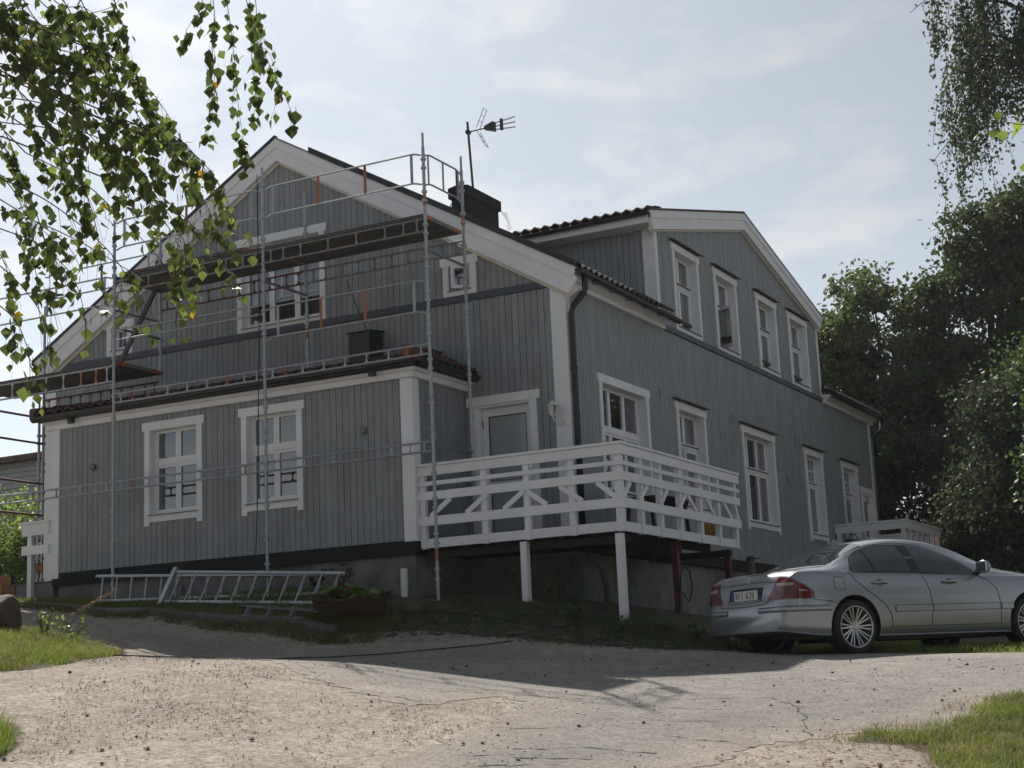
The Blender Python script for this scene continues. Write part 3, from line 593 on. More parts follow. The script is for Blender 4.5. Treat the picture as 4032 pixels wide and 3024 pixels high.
# plinth, dark sill beam
pl = MB(); pl.box(HX0 + .08, -.08, .08, HL - .05, -2.2, -.02); pl.box(AX0 + .08, AX1 - .06, AY + .06, .08, -1.6, -.10); pl.build('plinth', 'concrete', house)
sb = MB(); sb.box(AX0 - .0, AX1 + .0, AY - .02, AY + .2, -.1, .105); sb.box(AX1 - .2, AX1 + .012, AY + .2, 0, -.1, .103); sb.box(AX1 + .02, .03, -.03, .2, -.11, .102); sb.box(-.2, .032, .2, HL - .02, -.12, .062); sb.build('sill_beam', 'tar', house)
# bands, corner boards
def trimpart(name, boxes, mname='white_paint', label=None):
    m = MB()
    for b_ in boxes: m.box(*b_)
    o = m.build(name, mname, house)
    if label: o['label'] = label
    return o
trimpart('band', [(HX0 + .24, -.235, -.05, 0, 3.945, 4.055)], 'slate_paint')
trimpart('band', [(0, .05, 3.78, 13.4, 3.958, 4.062)], 'slate_paint')
trimpart('corner_board', [(-.232, .026, -.03, 0.0, .08, 4.06)]); trimpart('corner_board', [(0, .028, .001, .15, .08, 4.0)])
trimpart('corner_board', [(HX0 - .026, HX0 + .232, -.03, 0, .05, 4.05)])
trimpart('corner_board', [(0, .03, HL - .16, HL + .02, .07, 4.0)])
trimpart('corner_board', [(AX1 - .18, AX1 + .028, AY - .03, AY - .0, .09, 2.50)]); trimpart('corner_board', [(AX1, AX1 + .03, AY + .001, AY + .155, .09, 2.5)])
trimpart('corner_board', [(AX0 - .028, AX0 + .15, AY - .03, AY, .02, 2.50)])
trimpart('corner_board', [(-.20, .028, 3.74, 3.78, RZ(-.1) + .0, 5.9)]); trimpart('corner_board', [(0, .03, 3.781, 3.87, 4.06, 5.84)]); trimpart('corner_board', [(0, .03, 13.3, 13.44, 4.06, 5.82)])
# annex cornice
trimpart('cornice', [(AX0 - .08, AX1 + .09, AY - .09, AY, 2.50, 2.585), (AX1, AX1 + .09, AY, -.02, 2.50, 2.585)], 'white_paint')
trimpart('cornice', [(AX0 - .13, AX1 + .15, AY - .15, AY - .0, 2.586, 2.635), (AX1, AX1 + .15, AY, -.02, 2.586, 2.635)], 'white_paint')
# main eave cornice on the long side
for (a, b) in ((-.02, 3.84), (13.4, HL + .12)):
    trimpart('cornice', [(0, .10, a, b, 3.93, 4.0)]); trimpart('cornice', [(0, .16, a, b, 4.001, 4.06)]); trimpart('fascia', [(.0, .23, a, b, 4.061, 4.13)])
# rake boards on the gable
def rake(apex, tip, y0, y1, o0, o1, mname, name='rake_board', ext=0.0):
    m = MB(); A = Vector(apex); T = Vector(tip)
    if y0 is not None: m.prism([(A.x, y0, A.z - o0), (T.x, y0, T.z - o0), (T.x - (.10 if T.x > A.x else -.10) * ext, y0, T.z - o1), (A.x, y0, A.z - o1)], (0, y1 - y0, 0))
    return m.build(name, mname, house)
ap = (-5.25, 0, 7.34)
for tip in ((.285, 0, 7.34 - .576 * 5.535), (-10.785, 0, 7.34 - .576 * 5.535)):
    rake(ap, tip, -.16, -.115, .0, .15, 'white_paint', ext=.5); rake(ap, tip, -.135, -.06, .149, .385, 'white_paint', ext=1.5); rake(ap, tip, -.06, -.0, .33, .43, 'cream_paint', 'rake_moulding', ext=1.8)
m = MB(); m.prism([(-4.55, -.185, 7.34 - .576 * .70), (.30, -.185, RZ(.30)), (.30, -.185, RZ(.30) + .11), (-4.55, -.185, 7.34 - .576 * .70 + .11)], (0, .12, 0)); m.build('roof_edge', 'black_metal', house)
m = MB(); m.prism([(-5.25, -.18, 7.345), (-10.8, -.18, RZ(-10.8) + .0), (-10.8, -.18, RZ(-10.8) + .055), (-5.25, -.18, 7.40)], (0, .1, 0)); m.build('roof_edge', 'black_metal', house)
m = MB(); m.prism([(-4.55, -.17, RZ(-4.55) + .002), (-5.25, -.17, 7.342), (-5.25, -.17, 7.372), (-4.55, -.17, RZ(-4.55) + .032)], (0, .1, 0)); m.build('roof_edge', 'zinc_dull', house)
# main roof slabs
def rslab(pts, t=.06):
    return pts
rf = MB()
for (ya, yb, xe) in ((-.15, 3.78, .28), (3.78, 13.4, -.12), (13.4, HL + .15, .28)): rf.prism([(-5.25, ya, 7.335), (xe, ya, RZ(xe)), (xe, yb, RZ(xe)), (-5.25, yb, 7.335)], (0, 0, -.07))
rf.prism([(-5.25, -.15, 7.334), (-10.78, -.15, RZ(-10.78)), (-10.78, HL + .15, RZ(-10.78)), (-5.25, HL + .15, 7.334)], (0, 0, -.07))
roof = rf.build('roof', 'tile_dark', house)
# roof tiles
def tilemesh(name, wd=.2, ln=.38, amp=.026, mname='tile_dark'):
    m = MB(); P = []; n = 8
    top = [[(wd * i / n, ln * k, amp * math.cos(2 * math.pi * i / n) + amp + (.022 if k == 0 else .004)) for k in (0, 1)] for i in range(n + 1)]
    m.grid(top); m.grid([[(p[0][0], p[0][1], p[0][2]), (p[0][0], p[0][1] + .0, p[0][2] - .03)] for p in top])
    me = m.mesh(name); b = bmesh.new(); b.from_mesh(me); bmesh.ops.recalc_face_normals(b, faces=b.faces); b.to_mesh(me); b.free()
    me.polygons.foreach_set('use_smooth', [True] * len(me.polygons)); me.materials.append(MT[mname]); return me
TM_d, TM_r, TM_b = tilemesh('tile', mname='tile_dark'), tilemesh('tile', mname='tile_red'), tilemesh('tile', mname='tile_brown')
def tilerow(parent, mesh, p0, across, up, n, courses, step=.32, wd=.2, skip=None):
    ac = Vector(across).normalized(); u = Vector(up).normalized(); nn = ac.cross(u)
    if nn.z < 0: nn = -nn
    for c in range(courses):
        for i in range(n):
            o = Vector(p0) + ac * (wd * i) + u * (step * c)
            if skip and skip(o): continue
            q = Matrix((ac, u, nn)).transposed().to_4x4(); q.translation = o + nn * (.012 + random.uniform(0, .004)); copypart(mesh, 'tile', parent, q)
upE = Vector((-1, 0, .576)).normalized()
tilerow(roof, TM_d, (.31, -.1, RZ(.31) + .0), (0, 1, 0), upE, 19, 2)
tilerow(roof, TM_d, (.31, 13.45, RZ(.31) + .0), (0, 1, 0), upE, 20, 2)
# dormer
DC, DH, DT = 8.45, 5.12, 7.17; DZ = lambda y: DT - .239 * abs(y - DC)
XM = lambda z: -5.25 + (7.34 - z) / .576
m = MB()
for s_ in (-1, 1):
    e_ = DC + s_ * DH
    m.prism([(.13, DC, DT), (.13, e_, DZ(e_)), (XM(DZ(e_)) - .2, e_, DZ(e_)), (-4.94, DC, DT)], (0, 0, -.06))
droof = m.build('dormer_roof', 'tile_brown', house)
for s_ in (-1, 1):
    e_ = DC + s_ * DH
    for (x0, x1, o0, o1, mn) in ((.15, .11, .0, .13, 'white_paint'), (.13, .06, .129, .33, 'white_paint'), (.06, 0, .30, .36, 'cream_paint')):
        m = MB(); ee = e_ - s_ * (0 if o0 == 0 else .06); m.prism([(x0, DC, DT - o0 + .01), (x0, ee, DZ(ee) - o0 + .01), (x0, ee - s_ * .1, DZ(ee - s_ * .1) - o1), (x0, DC, DT - o1)], (x1 - x0, 0, 0)); m.build('rake_board', mn, house)
m = MB(); m.prism([(.16, DC, DT + .012), (.16, DC - DH, DZ(DC - DH) + .012), (.16, DC - DH, DZ(DC - DH) + .05), (.16, DC, DT + .055)], (-.1, 0, 0)); m.build('roof_edge', 'tile_brown', house)
m = MB(); m.prism([(.16, DC, DT + .012), (.16, DC + DH, DZ(DC + DH) + .012), (.16, DC + DH, DZ(DC + DH) + .04), (.16, DC, DT + .04)], (-.1, 0, 0)); m.build('roof_edge', 'slate_paint', house)
ey = DC - DH
tilerow(droof, TM_b, (.12, ey - .02, DZ(ey) + .005), (-1, 0, 0), (0, 1, .239), 15, 2, .34)
m = MB(); m.box(-2.9, .09, ey + .02, ey + .05, DZ(ey) - .19, DZ(ey) - .04); m.build('fascia', 'white_paint', house)
m = MB(); m.box(-2.9, .06, ey + .05, 3.78, DZ(ey) - .19, DZ(ey) - .16); m.build('soffit', 'white_paint', house)
def gutter(p, q, r=.06, name='gutter'):
    p = Vector(p); q = Vector(q); d = (q - p).normalized(); n = d.cross(Vector((0, 0, 1))); m = MB(); pr = []
    for k in range(7):
        t = math.pi * k / 6; pr.append(n * (r * math.cos(t)) + Vector((0, 0, -r * math.sin(t))))
    m.grid([[p + o for o in pr], [q + o for o in pr]]); m.poly([p + o for o in pr]); m.poly([q + o for o in pr])
    m.cyl(p + n * r, q + n * r, .010, 6); m.cyl(p - n * r, q - n * r, .010, 6); return m.build(name, 'black_metal', house)
gutter((.33, -.12, 4.10), (.33, 3.92, 4.06)); gutter((.33, 13.42, 4.09), (.33, HL + .15, 4.06)); gutter((-2.9, ey - .04, DZ(ey) - .05), (.1, ey - .04, DZ(ey) - .03), .05)
gutter((AX0 - .22, AY - .27, 2.70), (AX1 + .22, AY - .27, 2.72), .08); gutter((AX1 + .27, AY - .2, 2.72), (AX1 + .27, -.05, 2.70), .075)
for y in np.arange(.5, 3.9, .65): MB().tube([(.24, y, 4.13), (.27, y, 4.02), (.34, y, 4.0), (.39, y, 4.05)], .008, 5).build('gutter_bracket', 'black_metal', house)
# downpipes
def pipe(pts, r=.05, name='downpipe', mname='black_metal', parent=house): return MB().tube(pts, r, 10).build(name, mname, parent, True)
pipe([(.33, .06, 4.05), (.33, .06, 3.85), (.30, .05, 3.78), (.12, .04, 3.60), (.09, .04, 3.5), (.09, .04, 2.0), (.09, .04, .2)]); pipe([(.33, HL + .1, 4.05), (.3, HL + .08, 3.8), (.1, HL + .06, 3.6), (.09, HL + .06, .2)])
pipe([(.10, 13.32, 4.25), (.25, 13.4, 4.2), (.33, 13.5, 4.15), (.33, 13.6, 4.08)], .055)
MB().box(.028, .15, .02, .06, 2.63, 2.66).build('pipe_clamp', 'black_metal', house)
MB().box(-2.42, -2.32, AY - .24, AY - .17, 2.56, 2.70).build('gutter_bracket', 'black_metal', house); MB().box(-8.35, -8.25, AY - .24, AY - .17, 2.54, 2.68).build('gutter_bracket', 'black_metal', house)
# annex roof: lean-to with hipped ends
ez, rz_ = 2.74, 3.12; ey0 = AY - .24; ex0, ex1 = AX0 - .24, AX1 + .24; hip = .75
m = MB(); m.prism([(ex0, ey0, ez), (ex1, ey0, ez), (ex1 - hip, 0, rz_), (ex0 + hip, 0, rz_)], (0, 0, -.06)); m.prism([(ex1, ey0, ez), (ex1, 0, ez), (ex1 - hip, 0, rz_)], (0, 0, -.06)); m.prism([(ex0, ey0, ez), (ex0, 0, ez), (ex0 + hip, 0, rz_)], (0, 0, -.06))
aroof = m.build('annex_roof', 'tile_red', house)
upA = Vector((0, -ey0, rz_ - ez)).normalized()
def askip(o):
    t = (o.y - ey0) / (-ey0); return o.x < ex0 + hip * t - .02 or o.x > ex1 - hip * t - .1
tilerow(aroof, TM_r, (ex0, ey0 - .03, ez), (1, 0, 0), upA, int((ex1 - ex0) / .2), 5, .36, skip=askip)
sd_ = Vector((-hip, 0, rz_ - ez)).normalized()
tilerow(aroof, TM_r, (ex1 + .03, ey0 + .05, ez), (0, 1, 0), sd_, 9, 2, .36, skip=lambda o: (o.y - ey0) / (-ey0) < (ex1 - o.x) / hip - .12)
# hip caps
for (p, q) in (((ex1 + .02, ey0 - .02, ez + .04), (ex1 - hip, 0, rz_ + .05)), ((ex0 - .02, ey0 - .02, ez + .04), (ex0 + hip, 0, rz_ + .05))):
    p = Vector(p); q = Vector(q)
    for k in range(5):
        a = p.lerp(q, k / 5); b = p.lerp(q, (k + 1.06) / 5); MB().cyl(a, b, .10, 10, .082).build('hip_tile', 'tile_red', aroof)
MB().cyl((ex1 - .10, ey0 - .07, ez + .09), (ex1 - .12, ey0 - .03, ez + .1), .10, 18).build('hip_end_tile', 'terracotta', aroof)
m = MB(); m.box(ex0 + .04, ex1 - .04, ey0 + .04, AY, 2.637, 2.735); m.box(AX1, ex1 - .05, AY, -.02, 2.637, 2.735); m.build('eave_shadow_board', 'tar', house)  # black board paints in the eave shadow behind the gutter
# chimney
m = MB(); m.box(-5.17, -4.78, 5.76, 7.06, 6.2, 7.86); ch = m.build('chimney', 'tar', house)
m = MB(); m.box(-5.215, -4.735, 5.70, 7.115, 7.78, 8.0); m.build('chimney_cap', 'tar', ch)
m = MB(); m.prism([(-4.735, 5.70, 8.0), (-5.215, 5.70, 8.0), (-4.97, 5.70, 8.05)], (0, 1.4, 0)); m.build('chimney_lid', 'black_metal', ch)
for (x, y, s_) in ((-5.2, 5.9, -1), (-4.75, 7.1, 1)):
    m = MB(); m.add([(x, y, 7.78), (x + .12 * s_, y + .05, 7.75), (x + .2 * s_, y + .1, 7.4), (x + .1 * s_, y + .05, 7.3), (x + .13 * s_, y + .03, 7.55)], [(0, 1, 4), (1, 2, 4), (2, 3, 4)]); m.build('plastic_scrap', 'curtain', ch, fix=False)
# black ventilation hood standing on the annex roof against the wall
vb = MB(); vb.box(-3.66, -3.27, -.42, -.03, 3.12, 3.62); vb.hexa([(-3.69, -.46, 3.62), (-3.24, -.46, 3.62), (-3.24, 0, 3.66), (-3.69, 0, 3.66), (-3.69, -.46, 3.64), (-3.24, -.46, 3.64), (-3.24, 0, 3.70), (-3.69, 0, 3.70)]); vb.build('ventilation_hood', 'plastic_black', house)
# wall vents
def louvre(M, u, z, w=.09, h=.20):
    m = MB(); slab(m, M, u - w / 2, u + w / 2, z - h / 2, z + h / 2, .018, .026)
    for k in range(5): q = z - h / 2 + h * (k + .5) / 5; slab(m, M, u - w / 2 + .01, u + w / 2 - .01, q - .006, q + .012, .026, .042)
    return m.build('vent', 'grey_paint', house)
for (y, z) in ((3.57, 2.785), (7.18, 2.77), (11.12, 2.776), (10.38, 1.88), (14.1, 2.75)): louvre(SW, y, z)
for x in (-2.655, -7.96):
    m = MB(); m.lathe([(.001, .0), (.055, .0), (.06, .02), (.045, .05), (.02, .055), (.001, .055)], (x, AY - .075, 1.79), 'y', 14); m.build('vent', 'zinc_dull', house)
for x in (-3.35, -6.3):
    m = MB(); m.box(x - .13, x + .13, AY + .03, AY + .058, -.42, -.26)
    for k in range(4): m.box(x - .12, x + .12, AY + .02, AY + .05, -.40 + k * .036, -.382 + k * .036)
    m.build('vent', 'zinc_dull', house)
# wall lantern
lt = thing('wall_lantern', (-.17, -.05, 1.8), 'white lantern on the corner board beside the glazed door', 'lamp')
MB().lathe([(.001, 0), (.06, 0), (.06, .015), (.03, .02), (.001, .02)], (-.13, -.055, 1.83), 'y', 14).build('wall_plate', 'plastic_white', lt)
MB().tube([(-.13, -.05, 1.82), (-.14, -.10, 1.80), (-.17, -.16, 1.82), (-.20, -.18, 1.87), (-.205, -.18, 1.92)], .011, 7).build('arm', 'plastic_white', lt)
MB().lathe([(.001, 0), (.035, .0), (.05, .015), (.001, .02)], (-.205, -.18, 1.91), 'z', 6).build('base', 'plastic_white', lt)
m = MB()
for k in range(6):
    t = math.pi / 3 * k; m.cyl((-.205 + .045 * math.cos(t), -.18 + .045 * math.sin(t), 1.92), (-.205 + .075 * math.cos(t), -.18 + .075 * math.sin(t), 2.07), .006, 5)
m.build('cage', 'plastic_white', lt); MB().lathe([(.043, .0), (.072, .15)], (-.205, -.18, 1.92), 'z', 6).build('glass', 'glass', lt)
MB().lathe([(.095, 0), (.085, .015), (.02, .06), (.012, .085), (.001, .095)], (-.205, -.18, 2.07), 'z', 6).build('cap', 'plastic_white', lt)
# television aerial on the chimney
ae = thing('aerial', (-4.95, 6.1, 8.02), 'television aerial on a leaning mast above the chimney', 'aerial')
mast0, mast1 = Vector((-4.76, 5.95, 7.98)), Vector((-4.83, 5.95, 9.44))
MB().cyl(mast0, mast1, .026, 8).build('mast', 'rust', ae)
MB().cyl((-4.86, 5.95, 9.215), (-4.38, 5.95, 9.22), .014, 6).build('boom', 'zinc_dull', ae)
MB().box(-4.86, -4.78, 5.90, 6.0, 9.18, 9.25).build('clamp', 'plastic_black', ae)
for s_ in (1, -1):
    m = MB()
    for k in range(2):
        y = 5.95 - .07 + .14 * k; m.cyl((-4.58, y, 9.22 + .04 * s_), (-4.40, y, 9.22 + .40 * s_), .007, 5)
    for q in (.33, .66, 1): m.cyl((-4.58 + .18 * q, 5.87, 9.22 + s_ * (.04 + .36 * q)), (-4.58 + .18 * q, 6.03, 9.22 + s_ * (.04 + .36 * q)), .006, 5)
    m.build('reflector', 'zinc_dull', ae)
m = MB(); m.hexa([(-4.42, 5.9, 9.18), (-4.20, 5.88, 9.11), (-4.20, 6.02, 9.11), (-4.42, 6.0, 9.18), (-4.42, 5.9, 9.25), (-4.20, 5.88, 9.31), (-4.20, 6.02, 9.31), (-4.42, 6.0, 9.25)]); m.build('dipole_box', 'plastic_black', ae)
for s_ in (1, 0, -1):
    m = MB(); p = Vector((-4.2, 5.95, 9.21 + .07 * s_)); q = Vector((-3.72, 5.95, 9.21 + .11 * s_)); m.cyl(p, q, .009, 5)
    for k in range(7): c = p.lerp(q, (k + .6) / 7); m.cyl(c + Vector((0, -.05, 0)), c + Vector((0, .05, 0)), .006, 4); m.cyl(c + Vector((0, 0, -.014)), c + Vector((0, 0, .014)), .005, 4)
    m.build('director', 'zinc_dull', ae)
MB().box(-4.06, -4.01, 5.92, 5.98, 9.10, 9.34).build('spacer', 'plastic_black', ae)
# ------------------------------------------------------------------ front deck
deck = thing('deck', (0, -1.0, -1.0), 'raised white railed timber deck wrapping the near house corner on posts', 'deck')
DXR, DYF = 1.42, -1.5; DXL, DYE = -1.80, 3.14
PW = 'white_paint'
def front(name, x0, x1, z0, z1, d0, d1): return MB().box(x0, x1, DYF - d1, DYF - d0, z0, z1).build(name, PW, deck)
def side(name, y0, y1, z0, z1, d0, d1): return MB().box(DXR + d0, DXR + d1, y0, y1, z0, z1).build(name, PW, deck)
RL = [(1.025, 1.158), (.878, .938), (.668, .79), (.296, .428)]
for (z0, z1) in RL:
    front('rail', DXL, DXR + .03, z0, z1, 0, .028); side('rail', DYF + .0, DYE + .06, z0, z1, .002, .03)
MB().box(DXL - .02, DXR + .05, DYF - .05, DYF + .10, 1.162, 1.20).build('cap_rail', PW, deck); MB().box(DXR - .10, DXR + .052, DYF + .101, DYE + .05, 1.163, 1.199).build('cap_rail', PW, deck)
front('fascia', DXL + .02, DXR - .01, -.02, .112, -.05, -.022); side('fascia', DYF, DYE - .06, -.02, .112, -.05, -.022)
for x in (-1.74, -.72, -.04, .66): MB().box(x - .045, x + .045, DYF + .001, DYF + .08, -.03, 1.16).build('post', PW, deck)
MB().box(DXR - .10, DXR, DYF + .001, DYF + .10, -.025, 1.16).build('post', PW, deck)
for y in (-.78, -.07, .69, 1.52, 2.3, 3.08): MB().box(DXR - .08, DXR + .001, y - .045, y + .045, -.03, 1.16).build('post', PW, deck)
for (a, b) in ((-1.6, -1.26), (-1.01, -.66), (-.4, -.06), (.28, -.04), (.83, .49), (1.35, 1.06)):
    MB().beam((a, DYF - .004, .43), (b, DYF - .004, .665), .07, .03, (0, 1, 0)).build('brace', PW, deck)
for (a, b) in ((-1.48, -1.22), (-.93, -.62), (-.17, .12), (.55, .85), (1.25, .9), (2.02, 1.68), (2.8, 2.45), (3.14, 2.98)):
    MB().beam((DXR + .01, a, .43), (DXR + .01, b, .665), .07, .03, (1, 0, 0)).build('brace', PW, deck)
y = DYF + .09; k = 0
while y < DYE:
    MB().box(-1.8 if y < -.03 else .05, DXR - .09, y, y + .115, .092, .122).build('deck_board', 'wood_dark_shaded', deck); y += .12
jo = MB()
for x in np.arange(-1.6, 1.4, .5): jo.box(x, x + .05, DYF + .05, -.05 if x < 0 else DYE - .1, -.06, .09)
jo.box(-1.8, 1.38, -1.30, -1.2, -.16, -.061); jo.box(.1, 1.38, 2.75, 2.85, -.16, -.061); jo.box(.1, 1.38, .6, .7, -.16, -.061)
jo.build('joists', 'wood_dark_shaded', deck)
for (x, y, z) in ((-.13, -1.44, G(-.13, -1.44)), (1.33, -1.44, G(1.33, -1.44))): MB().box(x - .05, x + .05, y - .05, y + .05, z - .1, -.05).build('support_post', PW, deck)['label'] = 'white square support post'
for (x, y) in ((1.3, .62), (1.3, 2.85)): MB().box(x - .045, x + .045, y - .045, y + .045, G(x, y) - .1, -.05).build('support_post', 'wood_red', deck)['label'] = 'dark red support post'
# furniture on the deck
tb = thing('garden_table', (.75, 1.35, .12), 'brown slatted garden table behind the deck railing', 'table')
for k in range(6): MB().box(.42 + .115 * k, .525 + .115 * k, .7, 2.0, .66, .685).build('table_slat', 'brown_thing', tb)
for (x, y) in ((.48, .8), (1.04, .8), (.48, 1.9), (1.04, 1.9)): MB().beam((x, y, .122), (x, y + (.12 if y < 1 else -.12), .66), .045, .045).build('leg', 'brown_thing', tb)
MB().box(.44, 1.08, .85, .89, .60, .655).build('crosspiece', 'wood_red', tb); MB().box(.44, 1.08, 1.81, 1.85, .60, .655).build('crosspiece', 'wood_red', tb)
m = MB(); m.lathe([(.001, -.12), (.06, -.104), (.104, -.06), (.12, 0), (.104, .06), (.06, .104), (.001, .12)], (1.2, 2.35, .243), 'z', 16); tag(m.build('ball', 'yellow_ball', smooth=True), 'yellow ball lying on the deck floor under the table', 'ball')
# ------------------------------------------------------------------ far deck
fd = thing('deck', (.8, 15.3, -.6), 'small far white railed deck by the last door, behind the car', 'deck')
X1, Y0, Y1 = 1.6, 13.6, 17.0
for nm, bx in (('rail', (.03, X1 + .03, Y0 - .03, Y0, .96, 1.13)), ('rail', (X1, X1 + .028, Y0 + .001, Y1, .96, 1.13)), ('cap_rail', (.03, X1 + .06, Y0 - .06, Y0 + .08, 1.131, 1.165)), ('cap_rail', (X1 - .08, X1 + .061, Y0 + .081, Y1, 1.131, 1.164)), ('fascia', (.03, X1 + .03, Y0 - .031, Y0, .50, .69)), ('fascia', (X1, X1 + .029, Y0 + .001, Y1, .50, .69)), ('rail', (.03, X1, Y1 - .03, Y1, .96, 1.13))):
    MB().box(*bx).build(nm, PW, fd)
for x in (.1, .85, X1 - .05): MB().box(x - .045, x + .045, Y0 + .001, Y0 + .09, .5, 1.13).build('post', PW, fd)
for y in np.arange(Y0 + .55, Y1, .55): MB().box(X1 - .09, X1 - .001, y - .045, y + .045, .5, 1.13).build('post', PW, fd)
MB().box(.03, X1, Y0, Y1, .56, .6).build('floor', 'wood_grey', fd)
for (x, y) in ((X1 - .1, Y0 + .1), (X1 - .1, Y1 - .1), (.1, Y0 + .1)): MB().box(x - .05, x + .05, y - .05, y + .05, G(x, y) - .1, .56).build('support_post', 'wood_red', fd)
m = MB(); m.hexa([(.15, 13.75, .602), (.62, 13.75, .602), (.62, 14.05, .602), (.15, 14.05, .602), (.2, 13.8, .84), (.55, 13.8, .80), (.55, 14, .80), (.2, 14, .84)]); bag = m.build('tool_bag', 'plastic_black'); tag(bag, 'black tool bag on the far deck', 'bag')
MB().tube([(.25, 13.8, .82), (.3, 13.78, .93), (.42, 13.78, .93), (.48, 13.8, .80)], .012, 6).build('handle', 'plastic_black', bag)
m = MB(); m.box(1.0, 1.5, 16.2, 16.8, .602, .95); m.box(.98, 1.52, 16.18, 16.82, .951, .99); tag(m.build('storage_box', 'red_plastic'), 'red box standing at the end of the far deck', 'box')
# ------------------------------------------------------------------ scaffolding
sc = thing('scaffolding', (-4.1, -1.5, -.6), 'galvanised tube scaffolding with two plank platforms before the gable', 'scaffolding')
YO, YI = -2.05, -.92; PX = [-10.05, -7.12, -4.12, -1.20]
def aroofz(x, y): return ez + (rz_ - ez) * (y - ey0) / (-ey0)
tops_o = [5.0, 5.55, 5.84, 5.80]; tops_i = [4.7, 5.6, 5.75, 5.76]
def standard(x, y, z0, z1):
    m = MB(); m.cyl((x, y, z0), (x, y, z1), .0245, 10); m.cyl((x, y, z1), (x, y, z1 + .22), .018, 8)
    z = z0 + .28
    while z < z1 - .05:
        m.cyl((x, y, z), (x, y, z + .035), .042, 10)
        if z + .13 < z1: m.cyl((x, y, z + .135), (x, y, z + .17), .042, 10)
        z += .5
    s_ = m.build('standard', 'zinc', sc)
    MB().box(x - .07, x + .07, y - .07, y + .07, z0 - .008, z0 + .002).build('base_plate', 'zinc_dull', sc)
    for zz in (z0 + .55, z1 - .9):
        if random.random() < .6: MB().cyl((x, y, zz), (x, y, zz + .17), .0256, 10, caps=False).build('paint_mark', 'orange', sc)
for i, x in enumerate(PX):
    standard(x, YO, G(x, YO) + .008, tops_o[i])
standard(PX[3], YI, .13, tops_i[3]); standard(PX[2], YI, aroofz(PX[2], YI) + .05, tops_i[2]); standard(PX[1], YI, aroofz(PX[1], YI) + .05, tops_i[1]); standard(-9.75, YI, G(-9.75, YI) + .008, tops_i[0])
MB().box(PX[3] - .01, PX[3] + .01, YO - .029, YO - .025, 2.33, 2.50).build('sticker', 'plastic_white', sc); 
for k in range(4): MB().box(PX[3] - .006, PX[3] + .006, YO - .0305, YO - .0285, 2.37 + .028 * k, 2.385 + .028 * k).build('sticker_mark', 'plate_ink', sc)
def tubep(p, q, r=.0215, name='ledger', mname='zinc'): return MB().cyl(p, q, r, 8).build(name, mname, sc)
def lattice(p, q, h, webs=6, orange=(1,), col='zinc', name='lattice_beam'):
    p = Vector(p); q = Vector(q); up = Vector((0, 0, h)); m = MB(); m.cyl(p, q, .0165, 8); m.cyl(p + up, q + up, .0165, 8); b = m.build(name, col, sc)
    d = (q - p).normalized(); L = (q - p).length
    ts = [.05, .13] + list(np.linspace(.24, .76, webs)) + [.87, .95]
    for k, t in enumerate(ts):
        c = p.lerp(q, t); w0, w1 = .036, .012; pts = [(-w0, .01), (w0, .01), (w1, h * .3), (w1, h * .7), (w0, h - .01), (-w0, h - .01), (-w1, h * .7), (-w1, h * .3)]
        pp = [c + d * a + Vector((0, 0, z)) for a, z in pts]; n = d.cross(Vector((0, 0, 1))) * .006
        MB().prism([v - n / 2 for v in pp], n).build('web_plate', 'orange' if k in orange else col, b)
    return b
for i in (0, 1, 2):
    a, b = PX[i], PX[i + 1]
    lattice((a, YO, 1.29), (b, YO, 1.29), .135, 4, ((3, 4), (1, 6), (4,))[i])
for i in (1, 2):
    a, b = PX[i], PX[i + 1]
    lattice((a, YO, 2.70), (b, YO, 2.70), .145, 5, ((1, 2, 6), (1, 7))[i - 1])
    lattice((a, YO, 4.52), (b, YO, 4.52), .19, 4, ((3,), ())[i - 1], 'zinc_dull'); lattice((a, YI, 4.44), (b, YI, 4.44), .20, 6, (1, 4), 'zinc_dull' if i == 2 else 'rust')  # beams below the planks: darker zinc puts the platform's shade into the colour
lattice((PX[0], YO, 3.06), (PX[1], YO, 3.06), .25, 5, (6, 7)); lattice((-9.75, YI, 3.02), (PX[1], YI, 3.02), .2, 7, (0, 1, 7), 'rust')
for (z, xs) in ((4.24, (1, 2, 3)), (1.38, (3,)), (3.95, (1,)), (2.75, (1, 2))):
    for k in xs: tubep((PX[k], YO, z), (PX[k], YI, z), .022, 'transom', 'zinc_dull')
def guard(p, q, h, plates, name='guard_frame'):
    p = Vector(p); q = Vector(q); up = Vector((0, 0, h)); d = (q - p).normalized(); L = (q - p).length; m = MB()
    for o in (Vector((0, 0, 0)), up):
        m.tube([p + o, p + d * .06 + o + Vector((0, 0, -.012)), p + d * .13 + o + Vector((0, 0, .012)), p + d * .2 + o + Vector((0, 0, .025)), q - d * .2 + o + Vector((0, 0, .025)), q - d * .13 + o + Vector((0, 0, .012)), q - d * .06 + o + Vector((0, 0, -.012)), q + o], .0145, 7)
    g = m.build(name, 'zinc', sc)
    for t, mn in plates: c = p + d * (L * t) + Vector((0, 0, .025)); MB().beam(c, c + up, .045, .008, d.cross(Vector((0, 0, 1)))).build('upright_plate', mn, g)
guard((PX[1], YO, 5.25), (PX[2], YO, 5.25), .45, ((.07, 'zinc'), (.5, 'orange'), (.93, 'zinc')))
guard((PX[2], YO, 5.25), (PX[3], YO, 5.25), .45, ((.07, 'zinc'), (.36, 'orange'), (.65, 'orange'), (.93, 'zinc')))
guard((PX[3], YO, 5.25), (PX[3], YI, 5.25), .45, ((.12, 'zinc'), (.5, 'zinc'), (.86, 'rust'), (.9, 'zinc')))
guard((PX[2], YO, 3.31), (PX[3], YO, 3.31), .47, ((.09, 'zinc'), (.36, 'orange'), (.63, 'orange'), (.92, 'zinc')))
guard((PX[0], YO, 4.33), (PX[1], YO, 4.33), .46, ((.08, 'zinc'), (.5, 'zinc'), (.93, 'zinc')))
